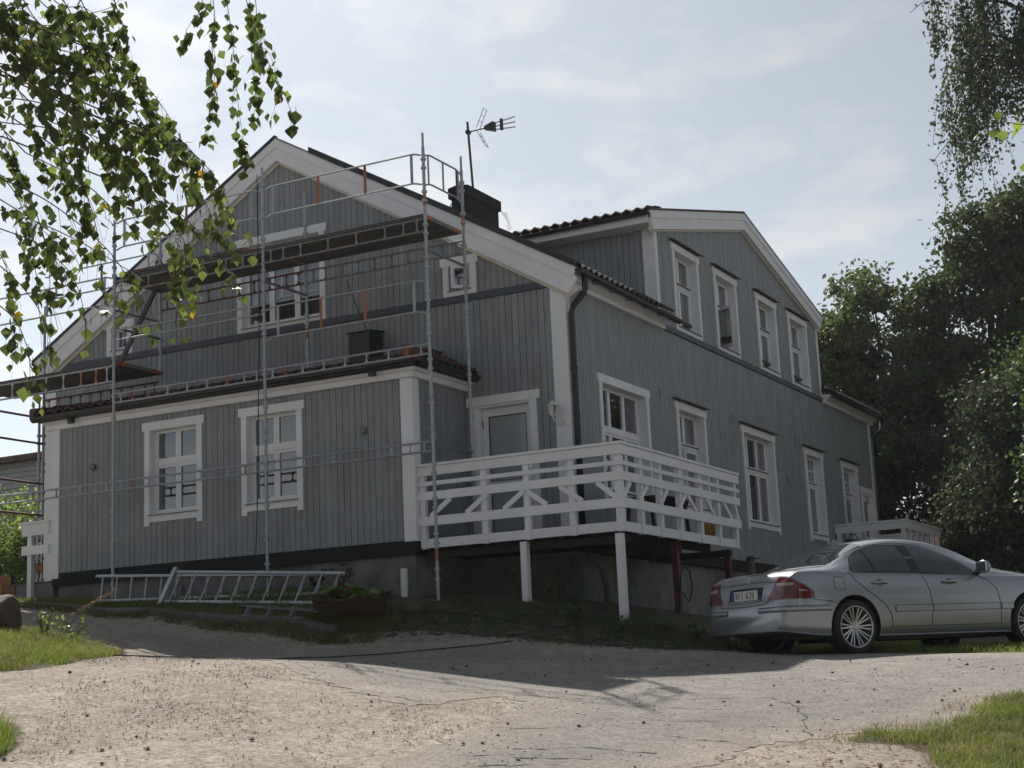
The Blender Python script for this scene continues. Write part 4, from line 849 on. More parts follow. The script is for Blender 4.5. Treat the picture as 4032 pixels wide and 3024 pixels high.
tubep((PX[1], YO, 3.90), (PX[2], YO, 3.86), .016); tubep((PX[1], YO, 3.73), (PX[2], YO, 3.72), .016)
guard((-9.75, YI, 5.0), (PX[1], YI, 5.0), .45, ((.1, 'zinc'), (.5, 'rust'), (.9, 'zinc')))
for z in (2.9, 2.45, 1.75, 1.2): tubep((-9.75, YI, z), (-9.75, -3.6, z - .0), .02, 'ledger', 'rust')
standard(-9.83, YI - .02, G(-9.8, YI) + .008, 3.0); standard(-9.75, -3.6, G(-9.75, -3.6) + .008, 3.6)
def platform(x0, x1, z, n=4, over=(0, 0)):
    wd = (YI - YO - .02) / n
    for k in range(n):
        y0 = YO + .01 + wd * k; e0 = x0 - over[0] * (1 - k / n) - random.uniform(0, .05); e1 = x1 + over[1]
        MB().box(e0, e1, y0 + .008, y0 + wd - .008, z, z + .05).build('platform_plank', 'wood_grey', sc)
        MB().box(e1 - .004, e1 + .018, y0 + .01, y0 + wd - .01, z - .004, z + .054).build('end_cap', 'orange' if k in (0, 3) else 'zinc_dull', sc)
platform(PX[1] + .05, PX[2] + .0, 4.74, over=(.0, .0)); platform(PX[2] + .03, PX[3] - .05, 4.745); platform(PX[0], PX[1] + .05, 3.33, over=(1.3, 0))
platform(PX[1] + .2, PX[2] - .4, 4.80, 2)
MB().beam((-7.02, -1.1, 4.85), (-7.16, -1.85, 3.40), .10, .04).build('leaning_board', 'wood_grey', sc)
# hanging cable along the scaffold
def cable(name, pts, r, label, mname='cable', n=6):
    return tag(MB().tube(pts, r, n).build(name, mname, smooth=True), label, 'cable')
cable('cable', [(-4.19, -2.09, 5.95), (-4.18, -2.1, 5.0), (-4.17, -2.09, 3.9), (-4.2, -2.1, 2.8), (-4.22, -2.11, 1.6), (-4.24, -2.13, .6), (-4.27, -2.16, -.2), (-4.3, -2.2, -.6)], .008, 'thin black cable hanging beside the middle scaffold pole')
cable('cable', [(-3.45, -.75, 4.4), (-3.42, -.6, 4.1), (-3.36, -.4, 3.7), (-3.2, -.3, 3.45), (-2.9, -.4, 3.25), (-2.75, -.5, 3.2)], .007, 'thin black cable trailing from platform to annex roof')
gc = [(-2.14, -7.51), (-1.75, -7.0), (-1.45, -6.75), (-1.6, -6.4), (-1.85, -6.11), (-1.98, -5.2), (-1.96, -4.5), (-1.5, -4.3), (-.83, -4.13), (-.3, -3.95), (.29, -3.66), (.61, -3.35)]
cable('hose', [(x, y, G(x, y) + .022) for x, y in gc], .008, 'black hose lying across the drive')
gc = [(-1.5, -2.6), (-.9, -2.45), (-.2, -2.5), (.4, -2.6), (1.0, -2.3), (1.6, -2.2), (2.2, -2.3)]
cable('cable', [(x, y, G(x, y) + .03) for x, y in gc], .009, 'black cable lying on the bank under the deck')
# ------------------------------------------------------------------ ladders leaning on the plinth
def ladder(name, a0, a1, b0, b1, n, label, end=None):
    lad = thing(name, tuple(b0), label, 'ladder', 'aluminium ladders lying along the plinth'); a0, a1, b0, b1 = map(Vector, (a0, a1, b0, b1))
    for (p, q) in ((a0, a1), (b0, b1)): MB().beam(p, q, .026, .05, (b0 - a0)).build('stile', 'aluminium', lad)
    for k in range(n):
        t = (k + .5) / n; MB().cyl(a0.lerp(a1, t), b0.lerp(b1, t), .013, 8).build('rung', 'aluminium', lad)
    for p in (a1, b1): MB().box(p.x - .02, p.x + .05, p.y - .03, p.y + .03, p.z - .035, p.z + .035).build('end_cap', 'plastic_black', lad)
    if end: MB().beam(a0 + (a0 - b0) * .12, b0 + (b0 - a0) * .12, .07, .07, (1, 0, 0)).build('stabiliser', 'aluminium', lad)
g_ = lambda x, y, h: (x, y, G(x, y) + h)
ladder('ladder', (-7.35, -2.18, -.06), (-2.62, -2.18, -.36), g_(-7.05, -2.55, .04), g_(-2.5, -2.5, .06), 16, 'long aluminium ladder on its side, the one further back')
ladder('ladder', (-5.62, -2.36, -.12), (-2.5, -2.36, -.36), g_(-5.5, -2.8, .03), g_(-2.4, -2.8, .05), 11, 'aluminium ladder in front with a wide foot bar at its left end', True)
fr_ = thing('guard_frame', g_(-3.3, -2.95, .0), 'flat metal guard frames lying on the grass before the ladders', 'metal frame')
for k in range(3):
    y = -2.92 - .05 * k; m = MB(); m.tube([g_(-4.0 + .12 * k, y, .05 + .02 * k), g_(-2.6 + .05 * k, y - .05, .05 + .02 * k)], .014, 6); m.tube([g_(-3.9 + .12 * k, y - .22, .05 + .02 * k), g_(-2.7, y - .25, .05 + .02 * k)], .014, 6)
    for t in (.2, .5, .8): xx = -4.0 + 1.3 * t; m.beam(g_(xx, y, .05 + .02 * k), g_(xx + .1, y - .23, .05 + .02 * k), .04, .008)
    m.build('frame', 'zinc_dull', fr_)
# pipes and small things
tag(MB().cyl((-1.92, -1.78, G(-1.92, -1.78) - .05), (-1.915, -1.78, -.31), .052, 14).build('pipe_stub', 'plastic_white'), 'white pipe stub standing by the annex corner', 'pipe')
vp = thing('vent_pipe', (.32, 6.8, G(.32, 6.8)), 'pale pipe with black cap rising beside the wall behind the car', 'pipe')
MB().cyl((.32, 6.8, G(.32, 6.8) - .1), (.32, 6.8, .02), .075, 12).build('pipe', 'concrete', vp); MB().cyl((.32, 6.8, .021), (.32, 6.8, .11), .085, 12, .07).build('cap', 'plastic_black', vp); MB().box(.3, .5, 6.78, 6.82, .05, .065).build('lever', 'plastic_black', vp)
cable('hose', [g_(1.36, .5, .1), (1.4, .5, -.6), (1.45, .48, -.42), (1.55, .5, -.5), (1.58, .5, -.75), (1.5, .52, -.95), (1.42, .5, -.8)], .012, 'black hose looped on the dark red deck post')
tag(MB().tube([(.2, .55, G(.2, .55) - .05), (.22, .5, -.7), (.24, .3, -.35), (.1, .12, -.2)], .05, 10).build('drain_pipe', 'concrete', smooth=True), 'grey drain pipe bending under the deck at the plinth corner', 'pipe')
# porch rail and landing at the left end of the annex
pr_ = thing('porch_railing', (-9.3, -1.62, -.5), 'short white railing at the left end of the annex', 'railing')
for (z0, z1) in ((.77, .97), (.45, .60)): MB().box(-9.5, AX0 - .03, -1.64, -1.605, z0, z1).build('rail', PW, pr_)
MB().box(-9.52, AX0 - .03, -1.68, -1.57, .971, 1.0).build('cap_rail', PW, pr_); MB().box(-9.40, -9.31, -1.604, -1.52, G(-9.35, -1.56) - .1, .97).build('post', PW, pr_)
ld = thing('landing', (-9.35, -.8, G(-9.35, -.8)), 'low brown landing beside the annex under the white railing', 'landing')
MB().box(-9.75, AX0 - .05, -1.50, -.05, G(-9.35, -.8) - .3, -.03).build('base', 'concrete', ld)
for k in range(11): MB().box(-9.8, AX0 - .04, -1.52 + .133 * k, -1.395 + .133 * k, -.028, .0).build('board', 'wood_grey', ld)
bt = thing('bottle', (-9.86, -1.02, .0), 'blue and white spray bottle hanging on the far left scaffold pole', 'bottle')
MB().lathe([(.001, 0), (.045, 0), (.045, .12), (.02, .16), (.02, .2), (.001, .2)], (-9.88, -1.0, .95), 'z', 12).build('body', 'blue_cap', bt); MB().lathe([(.001, 0), (.046, 0), (.03, .07), (.001, .07)], (-9.88, -1.0, 1.08), 'z', 12).build('top', 'plastic_white', bt)
# boxes beyond the left corner
def carton(x, y, w, d, h, mn, name, label, cat):
    z = G(x, y); t = thing(name, (x, y, z), label, cat); MB().box(x - w / 2, x + w / 2, y - d / 2, y + d / 2, z, z + h).build('body', mn, t)
    m = MB(); m.add([(x - w / 2, y - d / 2, z + h + .001), (x + w / 2, y - d / 2, z + h + .001), (x + w / 2 + .02, y - d / 2 - .13, z + h + .07), (x - w / 2, y - d / 2 - .13, z + h + .07)], [(0, 1, 2, 3)]); m.build('flap', mn, t, fix=False)
carton(-11.3, -.6, .55, .4, .5, 'cardboard', 'cardboard_box', 'open brown cardboard box beyond the white railing', 'box'); carton(-10.75, -.9, .4, .3, .35, 'cardboard', 'cardboard_box', 'small brown carton against the left house corner', 'box')
bk = thing('bucket', (-10.6, -1.45, G(-10.6, -1.45)), 'white plastic bucket on the ground left of the railing post', 'bucket')
zb_ = G(-10.6, -1.45); MB().lathe([(.001, 0), (.12, 0), (.145, .3), (.152, .3), (.152, .27)], (-10.6, -1.45, zb_), 'z', 20).build('body', 'plastic_white', bk, True); MB().lathe([(.001, .01), (.155, .01), (.155, -.02)], (-10.6, -1.45, zb_ + .305), 'z', 20).build('lid', 'plastic_white', bk)
# brown boulder at the left edge
def rocky(name, c, r, mname, seed, label=None, cat=None, group=None, sub=2):
    b = bmesh.new(); bmesh.ops.create_icosphere(b, subdivisions=sub, radius=1); rr = random.Random(seed)
    ph = [Vector((rr.uniform(-1, 1), rr.uniform(-1, 1), rr.uniform(-1, 1))) * (2.2 if sub < 3 else 4.2) for _ in range(6)]
    for v in b.verts:
        q = 1 + .20 * sum(math.sin(v.co.dot(p) + i) for i, p in enumerate(ph)) / 2; v.co = Vector((v.co.x * r[0] * q, v.co.y * r[1] * q, v.co.z * r[2] * q)) + Vector(c)
    me = bpy.data.meshes.new(name); b.to_mesh(me); b.free(); me.polygons.foreach_set('use_smooth', [sub > 2] * len(me.polygons)); o = link(name, me, mname)
    if label: tag(o, label, cat, group)
    return o
rocky('boulder', (-5.45, -6.05, G(-5.4, -6.0) + .16), (.30, .27, .31), 'rock_brown', 5, 'rounded brown boulder at the edge of the left lawn', 'boulder', sub=3)
# boat shaped planter
bo = thing('boat_planter', g_(-2.1, -2.9, 0), 'brown clinker boat planter with leafy plants on the grass edge', 'planter')
bx, by = -2.1, -2.9; bz = G(bx, by) - .03; ang = math.radians(14); ca, sa = math.cos(ang), math.sin(ang)
def hull(t, s, e=0.0):   # t -1..1 along, s 0..1 keel to gunwale
    L = .60; wd = .31 * (1 - abs(t) ** 2.8) * (s ** .55) + e; z = .0 + .25 * s + (.09 * abs(t) ** 2.2) * (s + .25); x = L * t * (.72 + .28 * s)
    return x, wd, z
strake = 5
for k in range(strake):
    for sgn in (-1, 1):
        m = MB(); P = []
        for i in range(19):
            t = -1 + 2 * i / 18; row = []
            for q, e in ((k / strake, .012), ((k + 1.08) / strake, 0.002)):
                x, wdt, z = hull(t, min(q, 1.02), e); row.append((bx + x * ca - sgn * wdt * sa, by + x * sa + sgn * wdt * ca, bz + z))
            P.append(row)
        m.grid(P); m.build('strake', 'boat_wood', bo, fix=False)
m = MB()
for sgn in (-1, 1):
    pts = []
    for i in range(19):
        t = -1 + 2 * i / 18; x, wdt, z = hull(t, 1.0, .01); pts.append((bx + x * ca - sgn * wdt * sa, by + x * sa + sgn * wdt * ca, bz + z))
    m.tube(pts, .018, 6)
m.build('gunwale', 'boat_wood', bo)
P = []
for i in range(13):
    t = -.9 + 1.8 * i / 12; x, wdt, z = hull(t, .8); P.append([(bx + x * ca - sgn * wdt * sa, by + x * sa + sgn * wdt * ca, bz + .22) for sgn in (-1, 1)])
MB().grid(P).build('soil', 'bark', bo, fix=False)
def roundleaf(r, n=10):
    m = MB(); pts = [(0, 0, 0)]
    for i in range(n):
        t = 2 * math.pi * i / n; rr = r * (1 + .08 * math.cos(3 * t)); pts.append((rr * math.cos(t), rr * math.sin(t), .25 * r * (1 - abs(math.cos(t)) * .4)))
    m.add(pts, [(0, i + 1, (i + 1) % n + 1) for i in range(n)]); me = m.mesh('leaf'); me.materials.append(MT['leaf_pot']); me.polygons.foreach_set('use_smooth', [True] * n); return me
rl = [roundleaf(.065), roundleaf(.085), roundleaf(.10)]; rl[2].materials[0] = MT['leaf_mid']
for i in range(70):
    t = random.uniform(-.8, .8); x, wdt, z = hull(t, .9); s_ = random.uniform(-1, 1); h = bz + .27 + random.uniform(0, .2) * (1 - abs(t))
    p = Vector((bx + x * ca - s_ * wdt * sa, by + x * sa + s_ * wdt * ca, h)); q = Matrix.Translation(p) @ Matrix.Rotation(random.uniform(0, 6.3), 4, 'Z') @ Matrix.Rotation(random.uniform(-.9, .9), 4, 'X'); copypart(random.choice(rl), 'leaf', bo, q)
for i in range(3): rocky('flower', (bx + .1 * i - .1, by - .15, bz + .36 + .03 * i), (.022, .022, .018), 'flower_red', i, sub=1).parent = bo
for o in list(bo.children):
    if o.name.startswith('flower'): o.matrix_parent_inverse = wm(bo).inverted()
# flat stones and rubble on the bank
for i in range(16):
    x = random.uniform(-.6, 4.0); y = random.uniform(-3.0, -2.0) if x < 2.6 else random.uniform(-2.6, -.9); s_ = random.uniform(.04, .10)
    rocky('stone', (x, y, G(x, y) + s_ * .02), (s_ * 1.3, s_, s_ * .3), 'stone', 100 + i, 'flat grey stone lying on the bank below the deck', 'stone', 'stones on the bank', sub=2)
# ------------------------------------------------------------------ silver saloon car (local: x forward from the rear bumper, y left, z up)
CARM = Matrix.Translation(Vector((4.624, -2.204, 0))) @ Matrix.Rotation(math.radians(55.5), 4, 'Z') @ Matrix.Translation(Vector((-1.0, .80, 0)))
CARM.translation.z = -1.822
car = bpy.data.objects.new('car', None); COL.objects.link(car); car.matrix_world = CARM
tag(car, 'silver four door saloon car parked beside the house with its rear to the deck', 'car')
CI = np.interp
XT = [0, .02, .05, .09, .14, .20, .30, .5, .72, .85, 1.0, 1.25, 1.5, 1.75, 2.1, 2.4, 2.7, 2.95, 3.2, 3.42, 3.6, 3.8, 4.2, 4.5, 4.66, 4.76, 4.82]
ZT = [.55, .64, .70, .86, .955, 1.0, 1.03, 1.055, 1.07, 1.105, 1.175, 1.295, 1.385, 1.43, 1.452, 1.445, 1.40, 1.315, 1.19, 1.08, 1.025, .995, .93, .855, .78, .68, .52]
XW = [0, .02, .05, .1, .18, .3, .5, .9, 1.3, 1.8, 3.2, 3.7, 4.1, 4.4, 4.6, 4.72, 4.79, 4.82]
WW = [.68, .735, .78, .822, .855, .877, .893, .907, .911, .911, .911, .905, .893, .862, .805, .73, .62, .5]
def smooth(xs, ys):
    xs = np.array(xs); ys = np.array(ys); m = np.gradient(ys, xs); d = np.diff(ys) / np.diff(xs)
    for i in range(len(d)):
        if d[i] == 0: m[i] = m[i + 1] = 0
        else:
            a, b = m[i] / d[i], m[i + 1] / d[i]
            if a < 0: m[i] = 0; a = 0
            if b < 0: m[i + 1] = 0; b = 0
            q = a * a + b * b
            if q > 9: t = 3 / math.sqrt(q); m[i] = t * a * d[i]; m[i + 1] = t * b * d[i]
    def f(x):
        x = min(max(x, xs[0]), xs[-1]); i = min(max(int(np.searchsorted(xs, x) - 1), 0), len(xs) - 2); h = xs[i + 1] - xs[i]; t = (x - xs[i]) / h
        return float((1 + 2 * t) * (1 - t) ** 2 * ys[i] + t * (1 - t) ** 2 * h * m[i] + t * t * (3 - 2 * t) * ys[i + 1] + t * t * (t - 1) * h * m[i + 1])
    return f
ztop = smooth(XT, ZT); Wf = smooth(XW, WW)
zbot = smooth([0, .1, .35, .8, 1.6, 3.4, 4.2, 4.6, 4.82], [.31, .285, .25, .22, .205, .205, .21, .22, .30])
zbr = smooth([0, .8, 1.1, 2, 3, 3.5, 4, 4.82], [1.0, .985, .975, .955, .93, .91, .9, .8])
wrr = smooth([0, .3, .75, 1.1, 1.5, 1.9, 2.6, 3.0, 3.4, 3.7, 4.4, 4.82], [.60, .72, .70, .63, .575, .56, .56, .60, .68, .72, .62, .3])
def section(x):
    W = Wf(x); zt = ztop(x); zb = zbot(x); bl = min(zbr(x), zt - .035 if x > .25 else zt - .03); g = zt - bl; h = bl - zb
    zs = [zb, zb + .03 * h, zb + .16 * h, zb + .40 * h, zb + .60 * h, zb + .80 * h, zb + .94 * h, bl]
    ys = [W - .10, W - .035, W - .008, W, W - .001, W - .014, W - .036, W - .058]
    wr = min(wrr(x), W - .09); zr = bl + .76 * g; wb = W - .058
    pts = [(0, zb)] + list(zip(ys, zs))
    pts += [(wb - .018, bl + min(.012, .2 * g)), (wb + (wr - wb) * .5 + .012, bl + .42 * g), (wr, zr), (wr - .05, bl + .87 * g), (wr * .62, bl + .965 * g), (wr * .3, bl + .992 * g), (0, zt)]
    return pts
def refine(pts, k=2):
    out = []
    P = [pts[0]] + pts + [pts[-1]]
    for i in range(1, len(P) - 2):
        p0, p1, p2, p3 = [np.array(q) for q in P[i - 1:i + 3]]
        for j in range(k):
            t = j / k; c = .5 * ((2 * p1) + (-p0 + p2) * t + (2 * p0 - 5 * p1 + 4 * p2 - p3) * t * t + (-p0 + 3 * p1 - 3 * p2 + p3) * t ** 3) if i > 1 else p1 + (p2 - p1) * t
            out.append(tuple(c))
    out.append(pts[-1]); return out
_sec = {}
def sec(x):
    k = round(x, 3)
    if k not in _sec: _sec[k] = refine(section(k))
    return _sec[k]
def hw(x, z):
    s = sec(x); zz = [p[1] for p in s[2:]]; yy = [p[0] for p in s[2:]]
    return float(np.interp(z, np.maximum.accumulate(zz), yy))
def topz(x, y):
    s = sec(x); yy = [p[0] for p in s][::-1]; zz = [p[1] for p in s][::-1]; Y_ = []; Z_ = []
    for a, b in zip(yy, zz):
        if not Y_ or a > Y_[-1] + 1e-6: Y_.append(a); Z_.append(b)
        else: break
    return float(np.interp(abs(y), Y_, Z_))
sx = sorted(set([0, .01, .02, .035, .05, .07, .09, .115, .14, .17, .2, .25, .3, .36] + list(np.round(np.arange(.42, 4.4, .07), 3)) + [4.45, 4.52, 4.58, 4.64, 4.69, 4.74, 4.78, 4.805, 4.82]))
m = MB(); rings = []
for x in sx:
    s = sec(x); ring = [(x, -y, z) for y, z in s] + [(x, y, z) for y, z in s[-2:0:-1]]; rings.append(ring)
n = len(rings[0])
for r_ in rings: m.v += r_
for i in range(len(rings) - 1):
    for j in range(n): m.f.append((i * n + j, i * n + (j + 1) % n, (i + 1) * n + (j + 1) % n, (i + 1) * n + j))
m.f.append(tuple(range(n))); m.f.append(tuple((len(rings) - 1) * n + j for j in range(n - 1, -1, -1)))
me = m.mesh('body'); b = bmesh.new(); b.from_mesh(me); bmesh.ops.recalc_face_normals(b, faces=b.faces); b.to_mesh(me); b.free(); me.polygons.foreach_set('use_smooth', [True] * len(me.polygons))
me.materials.append(MT['car_paint']); body = bpy.data.objects.new('body', me); COL.objects.link(body)
WHX = (1.0, 3.87)
for wx in WHX:
    for sy in (-1, 1):
        c = MB(); c.cyl((wx, sy * .60, .335), (wx, sy * 1.05, .335), .372, 40); cm = c.mesh('cut'); cm.materials.append(MT['plastic_black']); b = bmesh.new(); b.from_mesh(cm); bmesh.ops.recalc_face_normals(b, faces=b.faces); b.to_mesh(cm); b.free()
        co = bpy.data.objects.new('cut', cm); COL.objects.link(co); md = body.modifiers.new('cut', 'BOOLEAN'); md.operation = 'DIFFERENCE'; md.object = co; md.solver = 'EXACT'
        try: md.material_mode = 'TRANSFER'
        except Exception: pass
        bpy.context.view_layer.update(); dg = bpy.context.evaluated_depsgraph_get(); nm = bpy.data.meshes.new_from_object(body.evaluated_get(dg)); body.modifiers.clear(); body.data = nm; bpy.data.objects.remove(co)
nm = body.data; nm.polygons.foreach_set('use_smooth', [True] * len(nm.polygons)); nm.name = 'body'
try: nm.set_sharp_from_angle(angle=math.radians(42))
except Exception: pass
def cpart(o, parent=car):
    o.parent = parent; o.matrix_parent_inverse = Matrix.Identity(4); return o
cpart(body)
def cb(m, name, mname, smooth=True, parent=car): return cpart(m.build(name, mname, None, smooth), parent)
def sidepanel(name, mname, xs, lo, up, e=.004, nz=6, sides=(-1, 1), parent=car):
    for sg in sides:
        P = []
        for x in xs: P.append([(x, sg * (hw(x, lo(x) + (up(x) - lo(x)) * k / nz) + e), lo(x) + (up(x) - lo(x)) * k / nz) for k in range(nz + 1)])
        cb(MB().grid(P), name, mname, parent=parent)
def sideline(name, pts, mname='shut_line', r=.0045, e=.001, sides=(-1, 1), step=.04):
    for sg in sides:
        out = []
        for i in range(len(pts) - 1):
            (x0, z0), (x1, z1) = pts[i], pts[i + 1]; k = max(1, int(math.hypot(x1 - x0, z1 - z0) / step))
            for j in range(k): t = j / k; x = x0 + (x1 - x0) * t; z = z0 + (z1 - z0) * t; out.append((x, sg * (hw(x, z) + e), z))
        x, z = pts[-1]; out.append((x, sg * (hw(x, z) + e), z)); cb(MB().tube(out, r, 5), name, mname)
dlo_t = smooth([1.03, 1.07, 1.14, 1.25, 1.45, 1.75, 2.05, 2.3, 2.55, 2.8, 3.02], [1.0, 1.06, 1.14, 1.215, 1.285, 1.325, 1.327, 1.305, 1.24, 1.12, .965])
dlo_b = lambda x: .988 - .026 * (x - 1.03)
XD = list(np.linspace(1.03, 3.02, 50))
sidepanel('window_surround', 'plastic_black', XD, lambda x: dlo_b(x) - .012, lambda x: dlo_t(x) + .008, .003)
for (a, b_) in ((1.06, 1.39), (1.42, 1.98), (2.13, 2.97)):
    xs = list(np.linspace(a, b_, 26)); sidepanel('side_window', 'car_glass_dark', xs, dlo_b, dlo_t, .0065)
sideline('chrome_strip', [(1.03, .985), (1.5, .966), (2.0, .953), (2.5, .94), (3.02, .925)], 'zinc_dull', .006)
# rear and front screens
def toppanel(name, mname, x0, x1, yw, e=.004, nx=16, ny=14):
    P = []
    for i in range(nx + 1):
        x = x0 + (x1 - x0) * i / nx; P.append([(x - .002, yw(x) * (2 * j / ny - 1), topz(x, yw(x) * (2 * j / ny - 1)) + e) for j in range(ny + 1)])
    return cb(MB().grid(P), name, mname)
toppanel('rear_window_seal', 'plastic_black', .79, 1.50, lambda x: wrr(x) - .035 - (.02 if x < .9 else 0), .002)
toppanel('rear_window', 'car_glass_dark', .82, 1.475, lambda x: wrr(x) - .055 - (.02 if x < .9 else 0), .006)
toppanel('windscreen', 'car_glass_dark', 2.72, 3.5, lambda x: wrr(x) - .05, .004)
# rear face helpers
def rearx(y, z):
    lo, hi = 0.0, 1.2
    ins = lambda x: abs(y) <= hw(x, z) and z <= topz(x, y) if x > 0 else False
    for k in range(60):
        x = .005 + k * .01
        if ins(x): hi = x; lo = x - .01; break
    for _ in range(8):
        mid = (lo + hi) / 2
        if ins(max(mid, 1e-3)): hi = mid
        else: lo = mid
    return hi
def rearline(name, pts, mname='shut_line', r=.0045):
    out = []
    for i in range(len(pts) - 1):
        for j in range(8): t = j / 8; y = pts[i][0] + (pts[i + 1][0] - pts[i][0]) * t; z = pts[i][1] + (pts[i + 1][1] - pts[i][1]) * t; out.append((rearx(y, z) - .001, y, z))
    y, z = pts[-1]; out.append((rearx(y, z) - .001, y, z)); return cb(MB().tube(out, r, 5), name, mname)
def rearpanel(name, mname, y0, y1, zlo, zup, e=.004, ny=14, nz=6, parent=car):
    P = []
    for i in range(ny + 1):
        y = y0 + (y1 - y0) * i / ny; P.append([(rearx(y, zlo(y) + (zup(y) - zlo(y)) * k / nz) - e, y, zlo(y) + (zup(y) - zlo(y)) * k / nz) for k in range(nz + 1)])
    return cb(MB().grid(P), name, mname, parent=parent)
# tail lights wrap round the corner: rays from an inner axis
def corner(th, z, sg):
    cx, cy = .62, .30; dx, dy = -math.cos(th), math.sin(th); lo, hi = .05, 1.0
    for _ in range(22):
        r = (lo + hi) / 2; x = cx + dx * r; y = cy + dy * r
        if x > .003 and y <= hw(x, z) and z <= topz(x, y): lo = r
        else: hi = r
    return cx + dx * lo, cy + dy * lo
def lamp(name, mname, a0, a1, zlo, zup, e, sg, parent=car, slant=0.0, na=22, nz=8):
    P = []
    for i in range(na + 1):
        q = i / na; row = []
        for k in range(nz + 1):
            z = zlo(q) + (zup(q) - zlo(q)) * k / nz; th = a0 + (a1 - a0) * q + slant * (1 - q) * (k / nz - .5); x, y = corner(th, z, sg); dx, dy = -math.cos(th), math.sin(th); row.append((x + dx * e, sg * (y + dy * e), z))
        P.append(row)
    return cb(MB().grid(P), name, mname, parent=parent)
for sg in (-1, 1):
    tl = lamp('tail_light', 'red_lens', .42, 1.24, lambda q: .685 - .012 * q, lambda q: .945 - .03 * q - .185 * max(0, q - .25) ** 1.25 * 1.25, .007, sg, slant=.30)
    lamp('reversing_lens', 'clear_lens', .52, .86, lambda q: .835, lambda q: .875 - .01 * q, .0095, sg, tl); lamp('indicator_lens', 'red_lens_dark', .42, .92, lambda q: .745, lambda q: .795, .0095, sg, tl); lamp('side_marker', 'clear_lens', .94, 1.1, lambda q: .762, lambda q: .792 - .02 * q, .0098, sg, tl)
# boot lid, plate, emblem
rearline('boot_line', [(-.56, .90), (-.3, .905), (0, .91), (.3, .905), (.56, .90)], r=.0035)
rearline('boot_line', [(-.60, .945), (-.575, .87), (-.53, .76), (-.50, .67), (-.44, .635), (0, .625), (.44, .635), (.50, .67), (.53, .76), (.575, .87), (.60, .945)])
rearpanel('plate_recess', 'shut_line', -.335, .335, lambda y: .672 + .10 * max(0, abs(y) - .26), lambda y: .855 - .02 * abs(y), .003)
rearpanel('plate_surround', 'car_paint', -.31, .31, lambda y: .675, lambda y: .70, .006)
px_ = rearx(0, .76) - .012
pl_ = cb(MB().box(px_ - .006, px_, -.26, .26, .705, .82), 'number_plate', 'plate_white', False)
cb(MB().box(px_ - .0075, px_ - .0062, .215, .257, .708, .817), 'country_band', 'plate_blue', False, pl_)
SEG = {'X': [((0, 0), (1, 2)), ((1, 0), (0, 2))], 'F': [((0, 0), (0, 2)), ((0, 2), (1, 2)), ((0, 1.05), (.8, 1.05))], 'T': [((.5, 0), (.5, 2)), ((0, 2), (1, 2))], '6': [((1, 1.75), (.7, 2)), ((.7, 2), (.3, 2)), ((.3, 2), (0, 1.6)), ((0, 1.6), (0, .35)), ((0, .35), (.3, 0)), ((.3, 0), (.7, 0)), ((.7, 0), (1, .35)), ((1, .35), (1, .8)), ((1, .8), (.7, 1.1)), ((.7, 1.1), (.3, 1.1)), ((.3, 1.1), (0, .9))], '2': [((0, 1.65), (.3, 2)), ((.3, 2), (.7, 2)), ((.7, 2), (1, 1.65)), ((1, 1.65), (1, 1.3)), ((1, 1.3), (0, 0)), ((0, 0), (1, 0))], '8': [((.3, 1.05), (0, 1.4)), ((0, 1.4), (.3, 2)), ((.3, 2), (.7, 2)), ((.7, 2), (1, 1.4)), ((1, 1.4), (.7, 1.05)), ((.7, 1.05), (.3, 1.05)), ((.3, 1.05), (0, .6)), ((0, .6), (0, .3)), ((0, .3), (.3, 0)), ((.3, 0), (.7, 0)), ((.7, 0), (1, .3)), ((1, .3), (1, .6)), ((1, .6), (.7, 1.05))]}
yy = .185
for ch_ in 'XFT 628':
    if ch_ == ' ': yy -= .045; continue
    mm = MB(); wd_, ht_ = .036, .074
    for (p, q) in SEG[ch_]: mm.beam((px_ - .0072, yy - p[0] * wd_, .725 + p[1] / 2 * ht_), (px_ - .0072, yy - q[0] * wd_, .725 + q[1] / 2 * ht_), .0085, .002, (1, 0, 0))
    cb(mm, 'plate_letter', 'plate_ink', False, pl_); yy -= .058
mm = MB(); ex_ = rearx(0, .935) - .008; cz_ = .935
ring = [(ex_ + .02 * math.sin(t) * .3, .036 * math.cos(t), cz_ + .036 * math.sin(t)) for t in np.linspace(0, 2 * math.pi, 25)]; mm.tube(ring, .0042, 6)
for k in range(3): t = math.pi / 2 + k * 2 * math.pi / 3; mm.cyl((ex_, 0, cz_), (ex_ + .006 * math.sin(t), .034 * math.cos(t), cz_ + .034 * math.sin(t)), .006, 5, .002)
cb(mm, 'emblem', 'chrome')
P = [[(.232 + .02 * k, y, topz(.232 + .02 * k, y) + .004) for k in (0, 1, 2)] for y in np.linspace(-.17, .17, 9)]; cb(MB().grid(P), 'brake_light', 'red_lens_dark')
# bumper strip, mouldings, shut lines
for sg in (-1, 1):
    P = []
    for i in range(31):
        th = .02 + (1.62 - .02) * i / 30; row = []
        for z, e in ((.535, .004), (.548, .012), (.575, .012), (.588, .004)): x, y = corner(th, z, sg); row.append((x - math.cos(th) * e, sg * (y + math.sin(th) * e), z))
        P.append(row)
    cb(MB().grid(P), 'bumper_strip', 'car_paint')
    out = [corner(t, .592, sg) for t in np.linspace(.02, 1.6, 30)]; cb(MB().tube([(x - .003, sg * (y + .003), .592) for x, y in out], .0035, 4), 'bumper_line', 'shut_line')
    out = [corner(t, .53, sg) for t in np.linspace(.02, 1.6, 30)]; cb(MB().tube([(x - .003, sg * (y + .003), .53) for x, y in out], .0035, 4), 'bumper_line', 'shut_line')
    out = [corner(t, .665, sg) for t in np.linspace(1.2, 1.65, 10)]; cb(MB().tube([(x - .002, sg * (y + .002), .665 - .003 * i) for i, (x, y) in enumerate(out)], .003, 4), 'bumper_line', 'shut_line')
